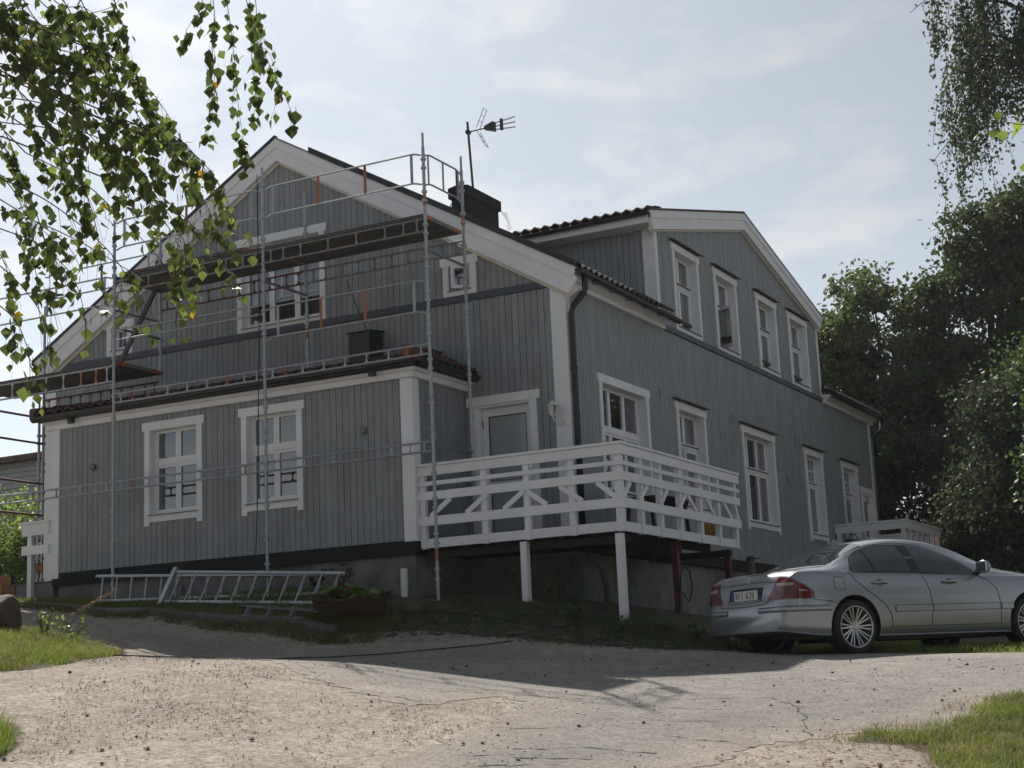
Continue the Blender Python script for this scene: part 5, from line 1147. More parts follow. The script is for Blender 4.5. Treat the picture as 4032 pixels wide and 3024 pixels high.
sideline('bumper_line', [(.60, .635), (.72, .62), (.8, .60)], r=.003)
for (a, b_) in ((1.62, 2.205), (2.225, 3.33), (3.36, 3.56)):
    xs = list(np.linspace(a, b_, 12)); sidepanel('side_moulding', 'car_paint', xs, lambda x: .498, lambda x: .568, .013, 4); sideline('moulding_line', [(a, .495), (b_, .495)], r=.004); sideline('moulding_line', [(a, .571), (b_, .571)], r=.0035)
sideline('door_line', [(1.0, 1.02), (.99, .97), (1.03, .90), (1.15, .80), (1.33, .68), (1.47, .58), (1.545, .47), (1.565, .32)])
sideline('door_line', [(2.10, .955), (2.16, .85), (2.205, .70), (2.215, .55), (2.20, .42), (2.18, .32)]); sideline('door_line', [(3.03, .925), (3.2, .86), (3.32, .75), (3.345, .6), (3.34, .32)])
sideline('sill_line', [(1.5, .315), (3.62, .315)], r=.004); sideline('roof_line', [(.98, 1.01), (1.03, 1.09), (1.12, 1.18), (1.28, 1.27), (1.5, 1.325), (1.8, 1.352), (2.1, 1.353), (2.35, 1.33), (2.6, 1.25), (2.85, 1.12), (3.03, .99)], r=.0035)
sideline('fuel_flap', [(.72, .80), (.735, .765), (.86, .765), (.875, .80), (.875, .89), (.86, .925), (.735, .925), (.72, .89), (.72, .80)], r=.003, sides=(-1,))
# door handles, mirrors, aerial fin
for sg in (-1, 1):
    for hx in (1.30, 2.42):
        z = .845; w0 = hw(hx, z); w1 = hw(hx + .24, z); cb(MB().lathe([(.001, -.006), (.045, -.006), (.05, .0), (.001, .004)], (hx + .12, sg * (hw(hx + .12, z) + .0), z), 'y', 16), 'handle_cup', 'zinc_dull')
        cb(MB().tube([(hx, sg * (w0 + .006), z), (hx + .03, sg * (w0 + .03), z + .004), (hx + .12, sg * (hw(hx + .12, z) + .038), z + .006), (hx + .21, sg * (w1 + .03), z + .004), (hx + .24, sg * (w1 + .004), z)], .016, 8), 'door_handle', 'car_paint')
    mr_ = MB(); b = bmesh.new(); bmesh.ops.create_uvsphere(b, u_segments=16, v_segments=10, radius=1)
    for v in b.verts: v.co = Vector((3.02 + (.075 if v.co.x > 0 else .02) * v.co.x, sg * 1.0 + .115 * v.co.y, 1.02 + .082 * v.co.z))
    mm2 = bpy.data.meshes.new('mirror'); b.to_mesh(mm2); b.free(); mm2.polygons.foreach_set('use_smooth', [True] * len(mm2.polygons)); mi_ = cpart(link('mirror', mm2, 'car_paint'))
    cb(MB().box(2.985, 3.0, sg * 1.0 - .085, sg * 1.0 + .085, .965, 1.075), 'mirror_glass', 'chrome', False, mi_); cb(MB().beam((3.06, sg * .83, .95), (3.03, sg * .93, .99), .06, .045), 'mirror_arm', 'plastic_black', False, mi_)
zf = ztop(1.62); cb(MB().add([(1.45, 0, ztop(1.45) - .01), (1.68, -.03, ztop(1.68) - .01), (1.68, .03, ztop(1.68) - .01), (1.47, 0, ztop(1.47) + .075), (1.52, 0, ztop(1.5) + .07)], [(0, 1, 3), (1, 4, 3), (1, 2, 4), (2, 0, 3), (2, 3, 4), (0, 2, 1)]), 'aerial_fin', 'car_paint', False)
cb(MB().box(1.3, 4.5, -.62, .62, .17, .24), 'underbody', 'plastic_black', False); cb(MB().cyl((.12, .45, .27), (.45, .45, .27), .035, 12), 'exhaust', 'zinc_dull')
cb(MB().box(.9, 1.1, -.58, .58, .28, .40), 'rear_axle', 'plastic_black', False)
# wheels
def wheelmeshes():
    t = MB(); t.lathe([(.215, -.10), (.245, -.114), (.285, -.118), (.31, -.108), (.322, -.085), (.3265, -.04), (.3265, .04), (.322, .085), (.31, .108), (.285, .118), (.245, .114), (.215, .10)], (0, 0, 0), 'y', 40)
    r = MB(); r.lathe([(.232, -.112), (.240, -.121), (.249, -.121), (.246, -.105), (.240, -.10), (.226, -.085), (.215, .0), (.215, .1)], (0, 0, 0), 'y', 40); r.lathe([(.001, -.078), (.045, -.080), (.062, -.074), (.07, -.05), (.07, -.02)], (0, 0, 0), 'y', 24)
    for k in range(10):
        for s_ in (-1, 1):
            a0 = 2 * math.pi * k / 10 + s_ * .13; a1 = 2 * math.pi * k / 10 + s_ * .115
            r.beam((.055 * math.cos(a0 * 1.0), -.066, .055 * math.sin(a0)), (.230 * math.cos(a1), -.098, .230 * math.sin(a1)), .017, .024, (0, 1, 0))
    d = MB(); d.lathe([(.001, -.015), (.20, -.015), (.21, -.01)], (0, 0, 0), 'y', 24)
    h = MB(); h.lathe([(.001, -.090), (.025, -.090), (.032, -.082)], (0, 0, 0), 'y', 18)
    for k in range(5): a = 2 * math.pi * k / 5; h.cyl((.046 * math.cos(a), -.079, .046 * math.sin(a)), (.046 * math.cos(a), -.083, .046 * math.sin(a)), .009, 8)
    out = []
    for mb_, nm_, mt_ in ((t, 'tyre', 'rubber'), (r, 'rim', 'rim'), (d, 'brake_disc', 'shut_line'), (h, 'hub_cap', 'chrome')):
        q = mb_.mesh(nm_); bb = bmesh.new(); bb.from_mesh(q); bmesh.ops.recalc_face_normals(bb, faces=bb.faces); bb.to_mesh(q); bb.free()
        if nm_ in ('tyre', 'brake_disc'): q.polygons.foreach_set('use_smooth', [True] * len(q.polygons))
        q.materials.append(MT[mt_]); out.append((nm_, q))
    return out
WMS = wheelmeshes()
for wx in WHX:
    for sg in (-1, 1):
        we = bpy.data.objects.new('wheel', None); COL.objects.link(we); we.parent = car; we.location = (wx, sg * .787, .327); we.rotation_euler = (0, .2 if wx > 2 else .05, 0 if sg < 0 else math.pi)
        for nm_, q in WMS: o = bpy.data.objects.new(nm_, q); COL.objects.link(o); o.parent = we
TWIGS = [[[3.619,-14.79,1.216],[4.027,-14.726,1.091],[4.036,-14.278,1.043],[4.58,-14.446,0.615],[4.447,-13.937,0.514],[4.74,-14.091,0.171]],[[4.02,-15.179,1.329],[4.516,-15.147,1.157],[4.492,-14.628,1.165],[4.929,-14.862,0.725],[4.766,-14.422,0.601],[4.769,-14.385,0.414]],[[3.49,-14.774,1.791],[3.877,-14.579,1.647],[3.912,-14.143,1.714],[4.353,-14.302,1.3],[4.309,-13.989,1.07]],[[4.091,-15.232,0.68],[4.33,-15.121,0.53],[4.439,-14.836,0.339],[4.661,-14.819,0.038],[4.854,-14.891,-0.161]],[[3.335,-14.535,2.012],[3.556,-14.394,1.947],[3.83,-14.372,1.95],[3.793,-14.078,2.135],[4.124,-14.339,2.075]],[[4.785,-14.41,1.874],[4.964,-14.604,1.578],[5.033,-14.709,1.325],[4.902,-14.532,1.234],[4.712,-14.317,1.172],[4.653,-14.299,1.03]],[[4.776,-14.288,1.926],[4.984,-14.502,1.583],[4.957,-14.427,1.357],[4.751,-14.131,1.252],[4.735,-14.069,1.081],[4.902,-14.279,0.841]],[[5.21,-14.675,1.63],[5.345,-14.771,1.365],[5.173,-14.437,1.346],[5.185,-14.345,1.232],[5.427,-14.594,0.971],[5.427,-14.551,0.903]],[[4.675,-14.34,1.931],[4.76,-14.468,1.71],[4.804,-14.628,1.537],[4.831,-14.712,1.386]],[[4.971,-14.271,1.881],[5.016,-14.311,1.676],[4.848,-14.138,1.602],[4.688,-13.906,1.522],[4.783,-13.989,1.245]],[[3.618,-14.774,0.609],[3.731,-14.605,0.542],[4.064,-14.697,0.295],[3.828,-14.35,0.203],[3.832,-14.331,0.046]],[[3.838,-15.032,0.342],[3.739,-14.738,0.282],[4.144,-14.976,-0.006],[4.052,-14.807,-0.165]],[[4.109,-15.283,0.032],[3.968,-14.994,0.003],[4.275,-15.206,-0.236],[4.339,-15.25,-0.403]],[[3.221,-14.003,1.545],[3.776,-14.118,1.265],[3.666,-13.686,1.187],[4.125,-13.904,0.729],[3.982,-13.594,0.576],[3.838,-13.397,0.337]],[[4.15,-14.527,1.184],[4.094,-14.087,1.301],[4.428,-14.22,1.1],[4.539,-14.116,0.899],[4.396,-13.778,0.788],[4.735,-14.01,0.507]],[[3.286,-14.271,1.258],[3.881,-14.415,0.916],[3.731,-13.937,0.854],[4.135,-14.091,0.517],[4.174,-13.986,0.354],[3.969,-13.697,0.261]],[[3.854,-15.017,1.238],[4.113,-14.91,1.158],[4.257,-14.72,0.987],[4.303,-14.533,0.745],[4.561,-14.744,0.448]],[[3.911,-14.619,1.927],[4.254,-14.818,1.559],[4.089,-14.462,1.487],[4.156,-14.37,1.231],[4.409,-14.572,0.885]],[[4.028,-15.055,1.728],[4.117,-15.028,1.43],[4.443,-15.176,1.055],[4.219,-14.831,0.962],[4.183,-14.733,0.714],[4.356,-14.913,0.416]],[[3.497,-14.698,0.766],[3.633,-14.489,0.705],[3.938,-14.47,0.538],[3.985,-14.176,0.449],[4.342,-14.374,0.261],[4.248,-13.875,0.335]],[[4.174,-14.392,1.566],[3.989,-14.055,1.6],[4.0,-13.979,1.48],[4.352,-14.215,1.177],[4.262,-14.065,1.058]],[[4.043,-15.191,0.905],[3.977,-14.966,0.776],[4.31,-15.186,0.438],[4.268,-15.071,0.274],[4.032,-14.81,0.165],[4.08,-14.802,-0.032]],[[4.247,-14.863,1.13],[4.507,-14.821,1.003],[4.585,-14.574,0.963],[4.926,-14.74,0.843]],[[4.484,-14.838,1.696],[4.376,-14.659,1.661],[4.206,-14.428,1.713]],[[3.916,-15.186,1.422],[3.765,-14.825,1.394],[4.13,-15.033,0.976],[4.111,-14.937,0.757]],[[3.589,-14.874,1.314],[3.404,-14.505,1.227],[3.672,-14.665,0.83],[3.782,-14.713,0.551]],[[3.883,-15.165,1.78],[3.736,-14.805,1.765],[4.161,-15.037,1.445],[4.085,-14.773,1.484],[4.054,-14.604,1.402]],[[3.551,-14.553,2.14],[3.834,-14.637,1.879],[4.029,-14.622,1.76],[3.873,-14.271,1.82],[4.128,-14.444,1.544]],[[3.993,-15.243,0.805],[3.834,-14.878,0.742],[4.135,-15.081,0.442],[4.197,-15.086,0.216],[3.964,-14.831,0.117]],[[3.804,-14.494,1.088],[4.151,-14.7,0.758],[3.995,-14.433,0.624],[3.844,-14.227,0.476],[3.981,-14.355,0.236]],[[3.724,-14.981,0.539],[3.509,-14.628,0.459],[3.696,-14.749,0.202],[3.871,-14.897,-0.046]],[[4.306,-14.778,1.474],[4.346,-14.703,1.303],[4.176,-14.351,1.323],[4.484,-14.538,0.994],[4.563,-14.549,0.747],[4.358,-14.288,0.697]],[[3.975,-15.239,1.277],[4.053,-14.943,1.289],[4.37,-14.936,1.08],[4.265,-14.611,1.018],[4.502,-14.813,0.715]],[[3.452,-14.344,1.673],[3.748,-14.499,1.309],[3.858,-14.53,1.007],[3.635,-14.275,0.879]],[[3.813,-15.035,0.705],[3.808,-14.74,0.64],[4.219,-14.897,0.389],[3.991,-14.525,0.343]],[[4.43,-14.556,0.714],[4.249,-14.182,0.699],[4.491,-14.341,0.472],[4.637,-14.455,0.281]],[[4.305,-14.116,1.156],[4.5,-14.133,0.991],[4.736,-14.254,0.736],[4.548,-13.88,0.66]],[[3.939,-15.213,1.604],[3.787,-14.893,1.823],[4.158,-15.109,1.589],[4.196,-15.001,1.492],[3.987,-14.73,1.478]],[[3.635,-14.926,1.67],[3.576,-14.59,1.792],[4.015,-14.815,1.501],[3.851,-14.45,1.5],[3.857,-14.374,1.37]],[[3.809,-14.691,2.017],[4.155,-14.888,1.731],[4.236,-14.801,1.73],[4.086,-14.502,1.806]],[[4.104,-15.371,1.67],[3.897,-15.033,1.683],[4.108,-15.162,1.385],[4.288,-15.281,1.123]],[[3.407,-14.491,2.202],[3.485,-14.425,2.016],[3.812,-14.632,1.78],[3.69,-14.327,1.907],[3.806,-14.241,1.8]],[[4.062,-14.678,1.956],[4.284,-14.833,1.691],[4.123,-14.501,1.752],[4.154,-14.412,1.64]]]
# ------------------------------------------------------------------ vegetation
def quads_mesh(name, C, A, B, mname, parent=None, fold=None):
    """leaf rhombi: centre C, half axes A (length) and B (width)"""
    n = len(C); V = np.empty((n, 4, 3)); V[:, 0] = C - A; V[:, 1] = C + B - A * .1; V[:, 2] = C + A; V[:, 3] = C - B - A * .1
    me = bpy.data.meshes.new(name); me.vertices.add(n * 4); me.vertices.foreach_set('co', V.ravel().astype(np.float32))
    me.loops.add(n * 4); me.loops.foreach_set('vertex_index', np.arange(n * 4, dtype=np.int32)); me.polygons.add(n); me.polygons.foreach_set('loop_start', np.arange(0, n * 4, 4, dtype=np.int32)); me.polygons.foreach_set('loop_total', np.full(n, 4, dtype=np.int32)); me.update(); me.validate()
    return link(name, me, mname, parent)
def randvec(n, r):
    v = r.normal(size=(n, 3)); return v / np.linalg.norm(v, axis=1, keepdims=True)
def leaves(r, centers, spread, per, size, droop=0.0):
    C = np.repeat(centers, per, axis=0) + r.normal(size=(len(centers) * per, 3)) * np.repeat(spread, per)[:, None] * np.array([1, 1, .75]) * .55
    A = randvec(len(C), r); A[:, 2] -= droop; A /= np.linalg.norm(A, axis=1, keepdims=True); T = randvec(len(C), r); B = np.cross(A, T); B /= np.linalg.norm(B, axis=1, keepdims=True) + 1e-9
    s = size * r.uniform(.6, 1.3, len(C))[:, None]; return C, A * s, B * s * .62
def tree(name, label, base, ells, clump, per, size, trunk_r, mleaf, seed, group=None, barkm='bark', cat='tree', limbs=18, top=None, lean=(0, 0)):
    r = np.random.default_rng(seed); rr = random.Random(seed); t = thing(name, tuple(base), label, cat, group); base = Vector(base)
    cs = []
    for (c, rad, n) in ells:
        v = randvec(n, r) * (r.random((n, 1)) ** .36) * np.array(rad); cs.append(np.array(c) + v)
    cs = np.concatenate(cs); C, A, B = leaves(r, cs, r.uniform(.6, 1.2, len(cs)) * clump, per, size)
    tp = Vector(top) if top else Vector(cs.mean(0)) + Vector((0, 0, .5))
    pts = [base + (tp - base) * q + Vector((math.sin(q * 5 + seed) * .15, math.cos(q * 4 + seed) * .15, 0)) for q in np.linspace(0, 1, 9)]; pts[0].z -= .3
    MB().tube(pts, trunk_r, 8, trunk_r * .25).build('trunk', barkm, t, True)
    idx = r.choice(len(cs), min(limbs, len(cs)), replace=False)
    for i in idx:
        e = Vector(cs[i]); q = min(.85, max(.22, (e.z - base.z) / max(.1, (tp.z - base.z)) * .65)); s_ = base.lerp(tp, q); mid = s_.lerp(e, .5) + Vector((rr.uniform(-.2, .2), rr.uniform(-.2, .2), .25)); MB().tube([s_, s_.lerp(mid, .6) + Vector((0, 0, .05)), mid, e], trunk_r * .30, 5, .012).build('branch', barkm, t)
    quads_mesh('crown', C, A, B, mleaf, t)['kind'] = 'stuff'
    return t
tree('oak_tree', 'tall oak behind the far end of the house, nearest to the roof', (-1.4, 24.8, -.6), [((-1.1, 24.4, 7.3), (2.4, 1.6, 2.7), 105), ((-2.4, 24.0, 6.5), (1.4, 1.3, 2.3), 44), ((-.3, 24.6, 4.6), (2.0, 1.5, 1.8), 46)], .5, 150, .085, .26, 'oak_leaf', 21, 'oaks beyond the house', limbs=26)
tree('oak_tree', 'larger oak right of the other with its crown reaching the birch', (1.4, 25.2, -.8), [((1.8, 24.7, 7.8), (2.3, 1.7, 3.2), 120), ((.5, 24.6, 5.4), (1.9, 1.5, 2.1), 70), ((3.6, 24.6, 8.0), (1.5, 1.5, 3.2), 60), ((2.6, 24.8, 10.0), (1.6, 1.4, 1.8), 60)], .52, 150, .085, .30, 'oak_leaf', 22, 'oaks beyond the house', limbs=26)
tree('bush', 'dark dense bush filling the gap right of the far deck', (.4, 22.0, -.9), [((.3, 21.8, 1.9), (1.9, 1.5, 2.4), 90), ((-.6, 21.5, 3.0), (1.0, 1.2, 1.4), 30), ((1.9, 22.0, 2.4), (1.6, 1.4, 3.0), 70)], .6, 160, .075, .14, 'leaf_dark', 23, 'dense bushes on the right', cat='bush')
tree('bush', 'dark tall bush behind the bonnet of the car', (3.2, 18.8, -1.2), [((2.8, 18.6, 1.0), (1.8, 1.4, 2.3), 90), ((4.6, 18.2, 1.4), (1.7, 1.4, 3.0), 90), ((3.4, 18.8, 3.6), (1.4, 1.3, 1.6), 50)], .6, 160, .07, .14, 'leaf_dark', 24, 'dense bushes on the right', cat='bush')
tree('maple_tree', 'brighter green leafy tree at the right picture edge', (5.9, 15.6, -1.3), [((5.2, 15.0, 4.0), (1.1, 1.1, 2.0), 60), ((5.9, 15.4, 5.6), (1.0, 1.0, 1.6), 36), ((5.0, 14.8, 1.9), (1.0, 1.0, 1.3), 34)], .5, 130, .06, .16, 'leaf_mid', 25)
tree('bush', 'low green bush on the bank behind the boot of the car', (2.6, 2.2, -1.4), [((2.4, 1.6, -1.25), (.55, .6, .22), 26), ((3.4, 2.6, -1.3), (.8, .7, .25), 26)], .2, 70, .03, .02, 'leaf_mid', 26, cat='bush', limbs=6)
tree('shrub', 'green leafy shrub beyond the left end of the house', (-15.6, 4.4, .0), [((-15.6, 4.4, 1.4), (1.1, 1.0, 1.25), 60), ((-14.7, 4.7, 1.0), (.8, .8, 1.0), 30), ((-16.8, 4.0, 1.1), (1.0, 1.0, 1.1), 30)], .42, 90, .055, .06, 'leaf_light', 27, cat='bush')
# far birch with hanging twigs
def weeping(name, label, base, top, nb, seed, reach, hang, per, size, mleaf):
    r = np.random.default_rng(seed); t = thing(name, tuple(base), label, 'tree'); b0 = Vector(base); tp = Vector(top)
    pts = [b0.lerp(tp, q) + Vector((math.sin(q * 6) * .12, math.cos(q * 5) * .12, 0)) for q in np.linspace(0, 1, 12)]; MB().tube(pts, .17, 9, .04).build('trunk', 'bark', t, True)
    C = []; tw = MB()
    for k in range(nb):
        q = r.uniform(.66, 1.0); s_ = b0.lerp(tp, q); a = r.uniform(0, 6.28); L = reach * (1.15 - .55 * q) * r.uniform(.5, 1.1); e = s_ + Vector((math.cos(a) * L, math.sin(a) * L, -.9 * r.uniform(.2, 1))); mid = s_.lerp(e, .55) + Vector((0, 0, .75))
        MB().tube([s_, s_.lerp(mid, .6) + Vector((0, 0, .12)), mid, e], .04, 5, .006).build('branch', 'bark', t)
        for j in range(12):
            f = .25 + .75 * r.random() ** .6; st = mid.lerp(e, (f - .5) * 2) if f > .5 else s_.lerp(mid, f * 2); hl = hang * r.uniform(.35, 1.0); dx, dy = r.normal(size=2) * .16
            P = [st + Vector((dx * u, dy * u, -hl * u ** 1.15)) for u in np.linspace(0, 1, 6)]; tw.tube(P, .006, 3)
            n = int(per * hl); u = r.random(n) ** .8; C.append(np.stack([st.x + dx * u, st.y + dy * u, st.z - hl * u ** 1.15], 1) + r.normal(size=(n, 3)) * np.array([.075, .075, .05]))
    tw.build('hanging_twigs', 'twig', t, fix=False)['kind'] = 'stuff'
    C = np.concatenate(C); A = randvec(len(C), r); A[:, 2] -= .8; A /= np.linalg.norm(A, axis=1, keepdims=True); B = np.cross(A, randvec(len(C), r)); B /= np.linalg.norm(B, axis=1, keepdims=True); s_ = size * r.uniform(.65, 1.25, len(C))[:, None]
    quads_mesh('crown', C, A * s_, B * s_ * .7, mleaf, t)['kind'] = 'stuff'
weeping('birch_tree', 'tall weeping birch with hanging twigs at the upper right', (5.75, 13.1, -1.4), (5.6, 12.5, 15.5), 40, 33, 3.6, 2.2, 34, .05, 'leaf_dark')
# ------------------------------------------------------------------ near birch whose twigs hang in from the left
nb_ = thing('birch_tree', (2.4, -14.9, G(2.4, -14.9)), 'near birch with leafy twigs hanging into the upper left of the picture', 'tree')
gz0 = G(2.4, -14.9)
MB().tube([(2.4, -14.9, gz0 - .2), (2.42, -14.85, -1), (2.45, -14.8, .8), (2.5, -14.7, 2.4), (2.55, -14.6, 4.0)], .15, 12, .06).build('trunk', 'birch_bark', nb_, True)
def birchleaf(name, L, mname, bend):
    half = [(0, 0), (.14, .20), (.27, .40), (.36, .43), (.46, .40), (.60, .30), (.74, .18), (.88, .08), (1.0, 0)]
    m = MB(); mid = [(0, -L * x, bend * L * (x - x * x)) for x, y in half]; rt = [(L * y * 1.0, -L * x, bend * L * (x - x * x) + .12 * L * y) for x, y in half[1:-1]]; lf = [(-a[0], a[1], a[2]) for a in rt]
    n = len(mid); m.v = mid + rt + lf; k = len(rt)
    for i in range(k + 1):
        a, b = mid[i], mid[i + 1]
        for off in (n, n + k):
            f = [i, i + 1]
            if i < k: f.append(off + i)
            if i > 0: f.append(off + i - 1)
            m.f.append(tuple(f))
    m.tube([(0, 0, 0), (0, .14 * L, .02 * L), (0, .3 * L, .0)], .0007, 3)
    me = m.mesh(name); me.materials.append(MT[mname]); return me
LM = [birchleaf('leaf', .056, 'leaf_birch', .25), birchleaf('leaf', .064, 'leaf_birch', -.2), birchleaf('leaf', .050, 'leaf_light', .2), birchleaf('leaf', .060, 'leaf_mid', .3), birchleaf('leaf', .046, 'leaf_mid', -.3), birchleaf('leaf', .052, 'leaf_yellow', .3)]
WT = [.38, .24, .11, .16, .10, .009]
rb = random.Random(5); nleaf = 0
STUFFM = {k: MB() for k in range(6)}
def leafmat(pt, d):
    yaw = rb.uniform(0, 6.28); tilt = rb.gauss(.15, .45)
    return Matrix.Translation(pt) @ Matrix.Rotation(yaw, 4, 'Z') @ Matrix.Rotation(math.pi / 2 + tilt, 4, 'X') @ Matrix.Rotation(rb.gauss(0, .45), 4, 'Y')
allp = []
def spline(P, n):
    P = [Vector(p) for p in P]; Q = [P[0] * 2 - P[1]] + P + [P[-1] * 2 - P[-2]]; out = []
    for i in range(1, len(Q) - 2):
        for j in range(n):
            t = j / n; p0, p1, p2, p3 = Q[i - 1:i + 3]; out.append(.5 * ((2 * p1) + (p2 - p0) * t + (2 * p0 - 5 * p1 + 4 * p2 - p3) * t * t + (3 * p1 - p0 - 3 * p2 + p3) * t ** 3))
    return out + [P[-1]]
def addtwig(P, r0, dens, name='branch', sub=True, lvl=0):
    S_ = spline(P, 8) if len(P) < 14 else P; MB().tube(S_, r0, 5, r0 * .35).build(name, 'twig', nb_)
    L = sum((S_[i + 1] - S_[i]).length for i in range(len(S_) - 1)); n = int(L * dens)
    for k in range(n):
        f = rb.random() ** .8 * (len(S_) - 1.001); i = int(f); p = S_[i].lerp(S_[i + 1], f - i); allp.append(p + Vector((rb.gauss(0, .018), rb.gauss(0, .018), -abs(rb.gauss(.012, .012)))))
    if sub:
        ns = max(2, int(L * (4.6 if lvl == 0 else 3.5)))
        for k in range(ns):
            f = (.12 + .85 * rb.random()) * (len(S_) - 1.001); i = int(f); p = S_[i]; ln = rb.uniform(.10, .32) * (1.0 if lvl == 0 else .45); d = (S_[i + 1] - S_[i]).normalized() * .45 + Vector((rb.gauss(0, .35), rb.gauss(0, .35), -.75)); d.normalize()
            Q = [p, p + d * ln * .35 + Vector((0, 0, .01)), p + d * ln * .7 + Vector((0, 0, -.03)), p + d * ln + Vector((0, 0, -.09 * ln / .3))]; addtwig(Q, .0016, 34, 'twig', False, 1)
for i, P in enumerate(TWIGS):
    right = i in (5, 6, 7, 8, 9)
    addtwig(P, .0038 if not right else .0024, 22 if not right else 30, 'branch', True, 2 if right else 0)
# limbs joining the twigs to the trunk
for i, P in enumerate(TWIGS):
    a = Vector(P[0]); MB().tube([Vector((2.5, -14.7, max(1.0, min(3.6, a.z + .3)))), (Vector((2.5, -14.7, a.z + .5)) + a) / 2 + Vector((0, 0, .25)), a], .006, 6, .004).build('limb', 'twig', nb_)
rb.shuffle(allp)
for k, p in enumerate(allp):
    if p.z < 1.1 and rb.random() > .80: continue
    if p.z < .75 and rb.random() > (.42 if p.z < .3 else .62): continue
    j = rb.choices(range(6), WT)[0]; mtx = leafmat(p, None); sc_ = rb.uniform(.75, 1.35)
    mtx = mtx @ Matrix.Scale(sc_, 4)
    if k < 300: copypart(LM[j], 'leaf', nb_, mtx)
    else:
        me_ = LM[j]; sm = STUFFM[j]; sm.add([mtx @ v.co for v in me_.vertices], [tuple(q.vertices) for q in me_.polygons])
for j, sm in STUFFM.items():
    if sm.v: sm.build('foliage', LM[j].materials[0].name, nb_, fix=False)['kind'] = 'stuff'
# sprig at the right edge
sp = thing('sprig', (9.15, -14.0, .2), 'bright green leaf sprig poking in at the right picture edge', 'branch')
base_ = Vector((9.12, -13.98, .18)); SPL = birchleaf('leaf', .055, 'leaf_light', .2)
for (tip) in (Vector((8.72, -14.2, .32)), Vector((8.86, -14.12, .08))):
    MB().tube([base_ + Vector((.25, .1, .1)), base_.lerp(tip, .5) + Vector((0, 0, .03)), tip], .004, 5, .0015).build('twig', 'twig', sp)
    for k in range(14):
        q = base_.lerp(tip, k / 13 * .9 + .1) + Vector((rb.gauss(0, .02), rb.gauss(0, .02), rb.gauss(0, .03))); copypart(SPL, 'leaf', sp, Matrix.Translation(q) @ Matrix.Rotation(rb.uniform(0, 6.28), 4, 'Z') @ Matrix.Rotation(rb.uniform(.3, 1.9), 4, 'X'))
# ------------------------------------------------------------------ grass
def blades(name, label, poly, n, h0, h1, wd, mname, seed, lean=.5, dens=None):
    r = np.random.default_rng(seed); xs = [q[0] for q in poly]; ys = [q[1] for q in poly]; X_ = r.uniform(min(xs), max(xs), n * 5); Y_ = r.uniform(min(ys), max(ys), n * 5); k = inpoly(X_, Y_, poly)
    cl = np.sin(X_ * 5.1 + np.sin(Y_ * 3.7) * 2) * np.sin(Y_ * 6.3 + np.sin(X_ * 4.1) * 2) + r.normal(size=len(X_)) * .55; k &= cl > -.35
    X_ = X_[k][:n]; Y_ = Y_[k][:n]; cl = cl[k][:n]; Z_ = Gv(X_, Y_); N = len(X_); a = r.uniform(0, 6.28, N); h = r.uniform(h0, h1, N) * (1 + .35 * np.clip(cl, -1, 1)); ln = r.normal(0, lean, (N, 2)) * h[:, None]; w_ = wd * r.uniform(.6, 1.2, N)
    dx = np.cos(a) * w_ / 2; dy = np.sin(a) * w_ / 2; V = np.empty((N, 5, 3))
    V[:, 0] = np.stack([X_ - dx, Y_ - dy, Z_ - .01], 1); V[:, 1] = np.stack([X_ + dx, Y_ + dy, Z_ - .01], 1); V[:, 2] = np.stack([X_ + dx * .8 + ln[:, 0] * .35, Y_ + dy * .8 + ln[:, 1] * .35, Z_ + h * .6], 1); V[:, 3] = np.stack([X_ - dx * .8 + ln[:, 0] * .35, Y_ - dy * .8 + ln[:, 1] * .35, Z_ + h * .6], 1); V[:, 4] = np.stack([X_ + ln[:, 0], Y_ + ln[:, 1], Z_ + h], 1)
    me = bpy.data.meshes.new(name); fs = []
    for i in range(N): fs += [(5 * i, 5 * i + 1, 5 * i + 2, 5 * i + 3), (5 * i + 3, 5 * i + 2, 5 * i + 4)]
    me.from_pydata(V.reshape(-1, 3).tolist(), [], fs); o = link(name, me, mname); return tag(o, label, 'grass', kind='stuff')
LL = [(-6.2, -6.9), (-5.6, -5.7), (-5.2, -5.3), (-4.2, -5.5), (-3.1, -6.3), (-2.5, -7.0), (-1.9, -8.1), (-1.6, -9.0), (-1.9, -9.5), (-2.8, -10), (-5, -8.5)]
blades('grass', 'sunlit lawn grass at the left edge', LL, 19000, .03, .085, .008, 'grass', 41)
blades('grass', 'bright grass verge at the lower right', [(6.95, -6.4), (6.9, -7.5), (6.35, -8.2), (6.3, -8.6), (6.9, -8.5), (7.1, -9.2), (7.3, -9.8), (8.6, -9.6), (8.4, -7), (7.6, -5.9)], 17000, .025, .085, .006, 'grass', 42)
blades('grass', 'grass tuft in the lower left corner', [(.0, -11.3), (.7, -11.7), (1.05, -12.3), (.9, -12.8), (-.3, -12.6), (-.6, -11.6)], 5200, .06, .2, .006, 'grass', 43)
blades('grass', 'shaded grass strip before the ladders', [(-9, -3.5), (-3.9, -3.55), (-2.2, -3.65), (-1.4, -3.4), (-1.4, -2.5), (-2.5, -2.2), (-9, -2.0)], 24000, .04, .11, .009, 'grass', 44)
blades('grass', 'patchy weeds on the bank below the deck', [(-1.4, -3.1), (1.2, -3.15), (2.5, -3.05), (3.2, -2.3), (3.0, -1.0), (1.5, -1.2), (-1.2, -1.9)], 4200, .03, .13, .010, 'leaf_mid', 45)
blades('grass', 'grass under and behind the parked car', [(3.2, -2.0), (4.3, -1.2), (5.2, -2.1), (6.8, -2.3), (9.5, -2.0), (10, 3), (4.5, 3), (2.4, .5)], 16000, .03, .10, .010, 'grass', 46)
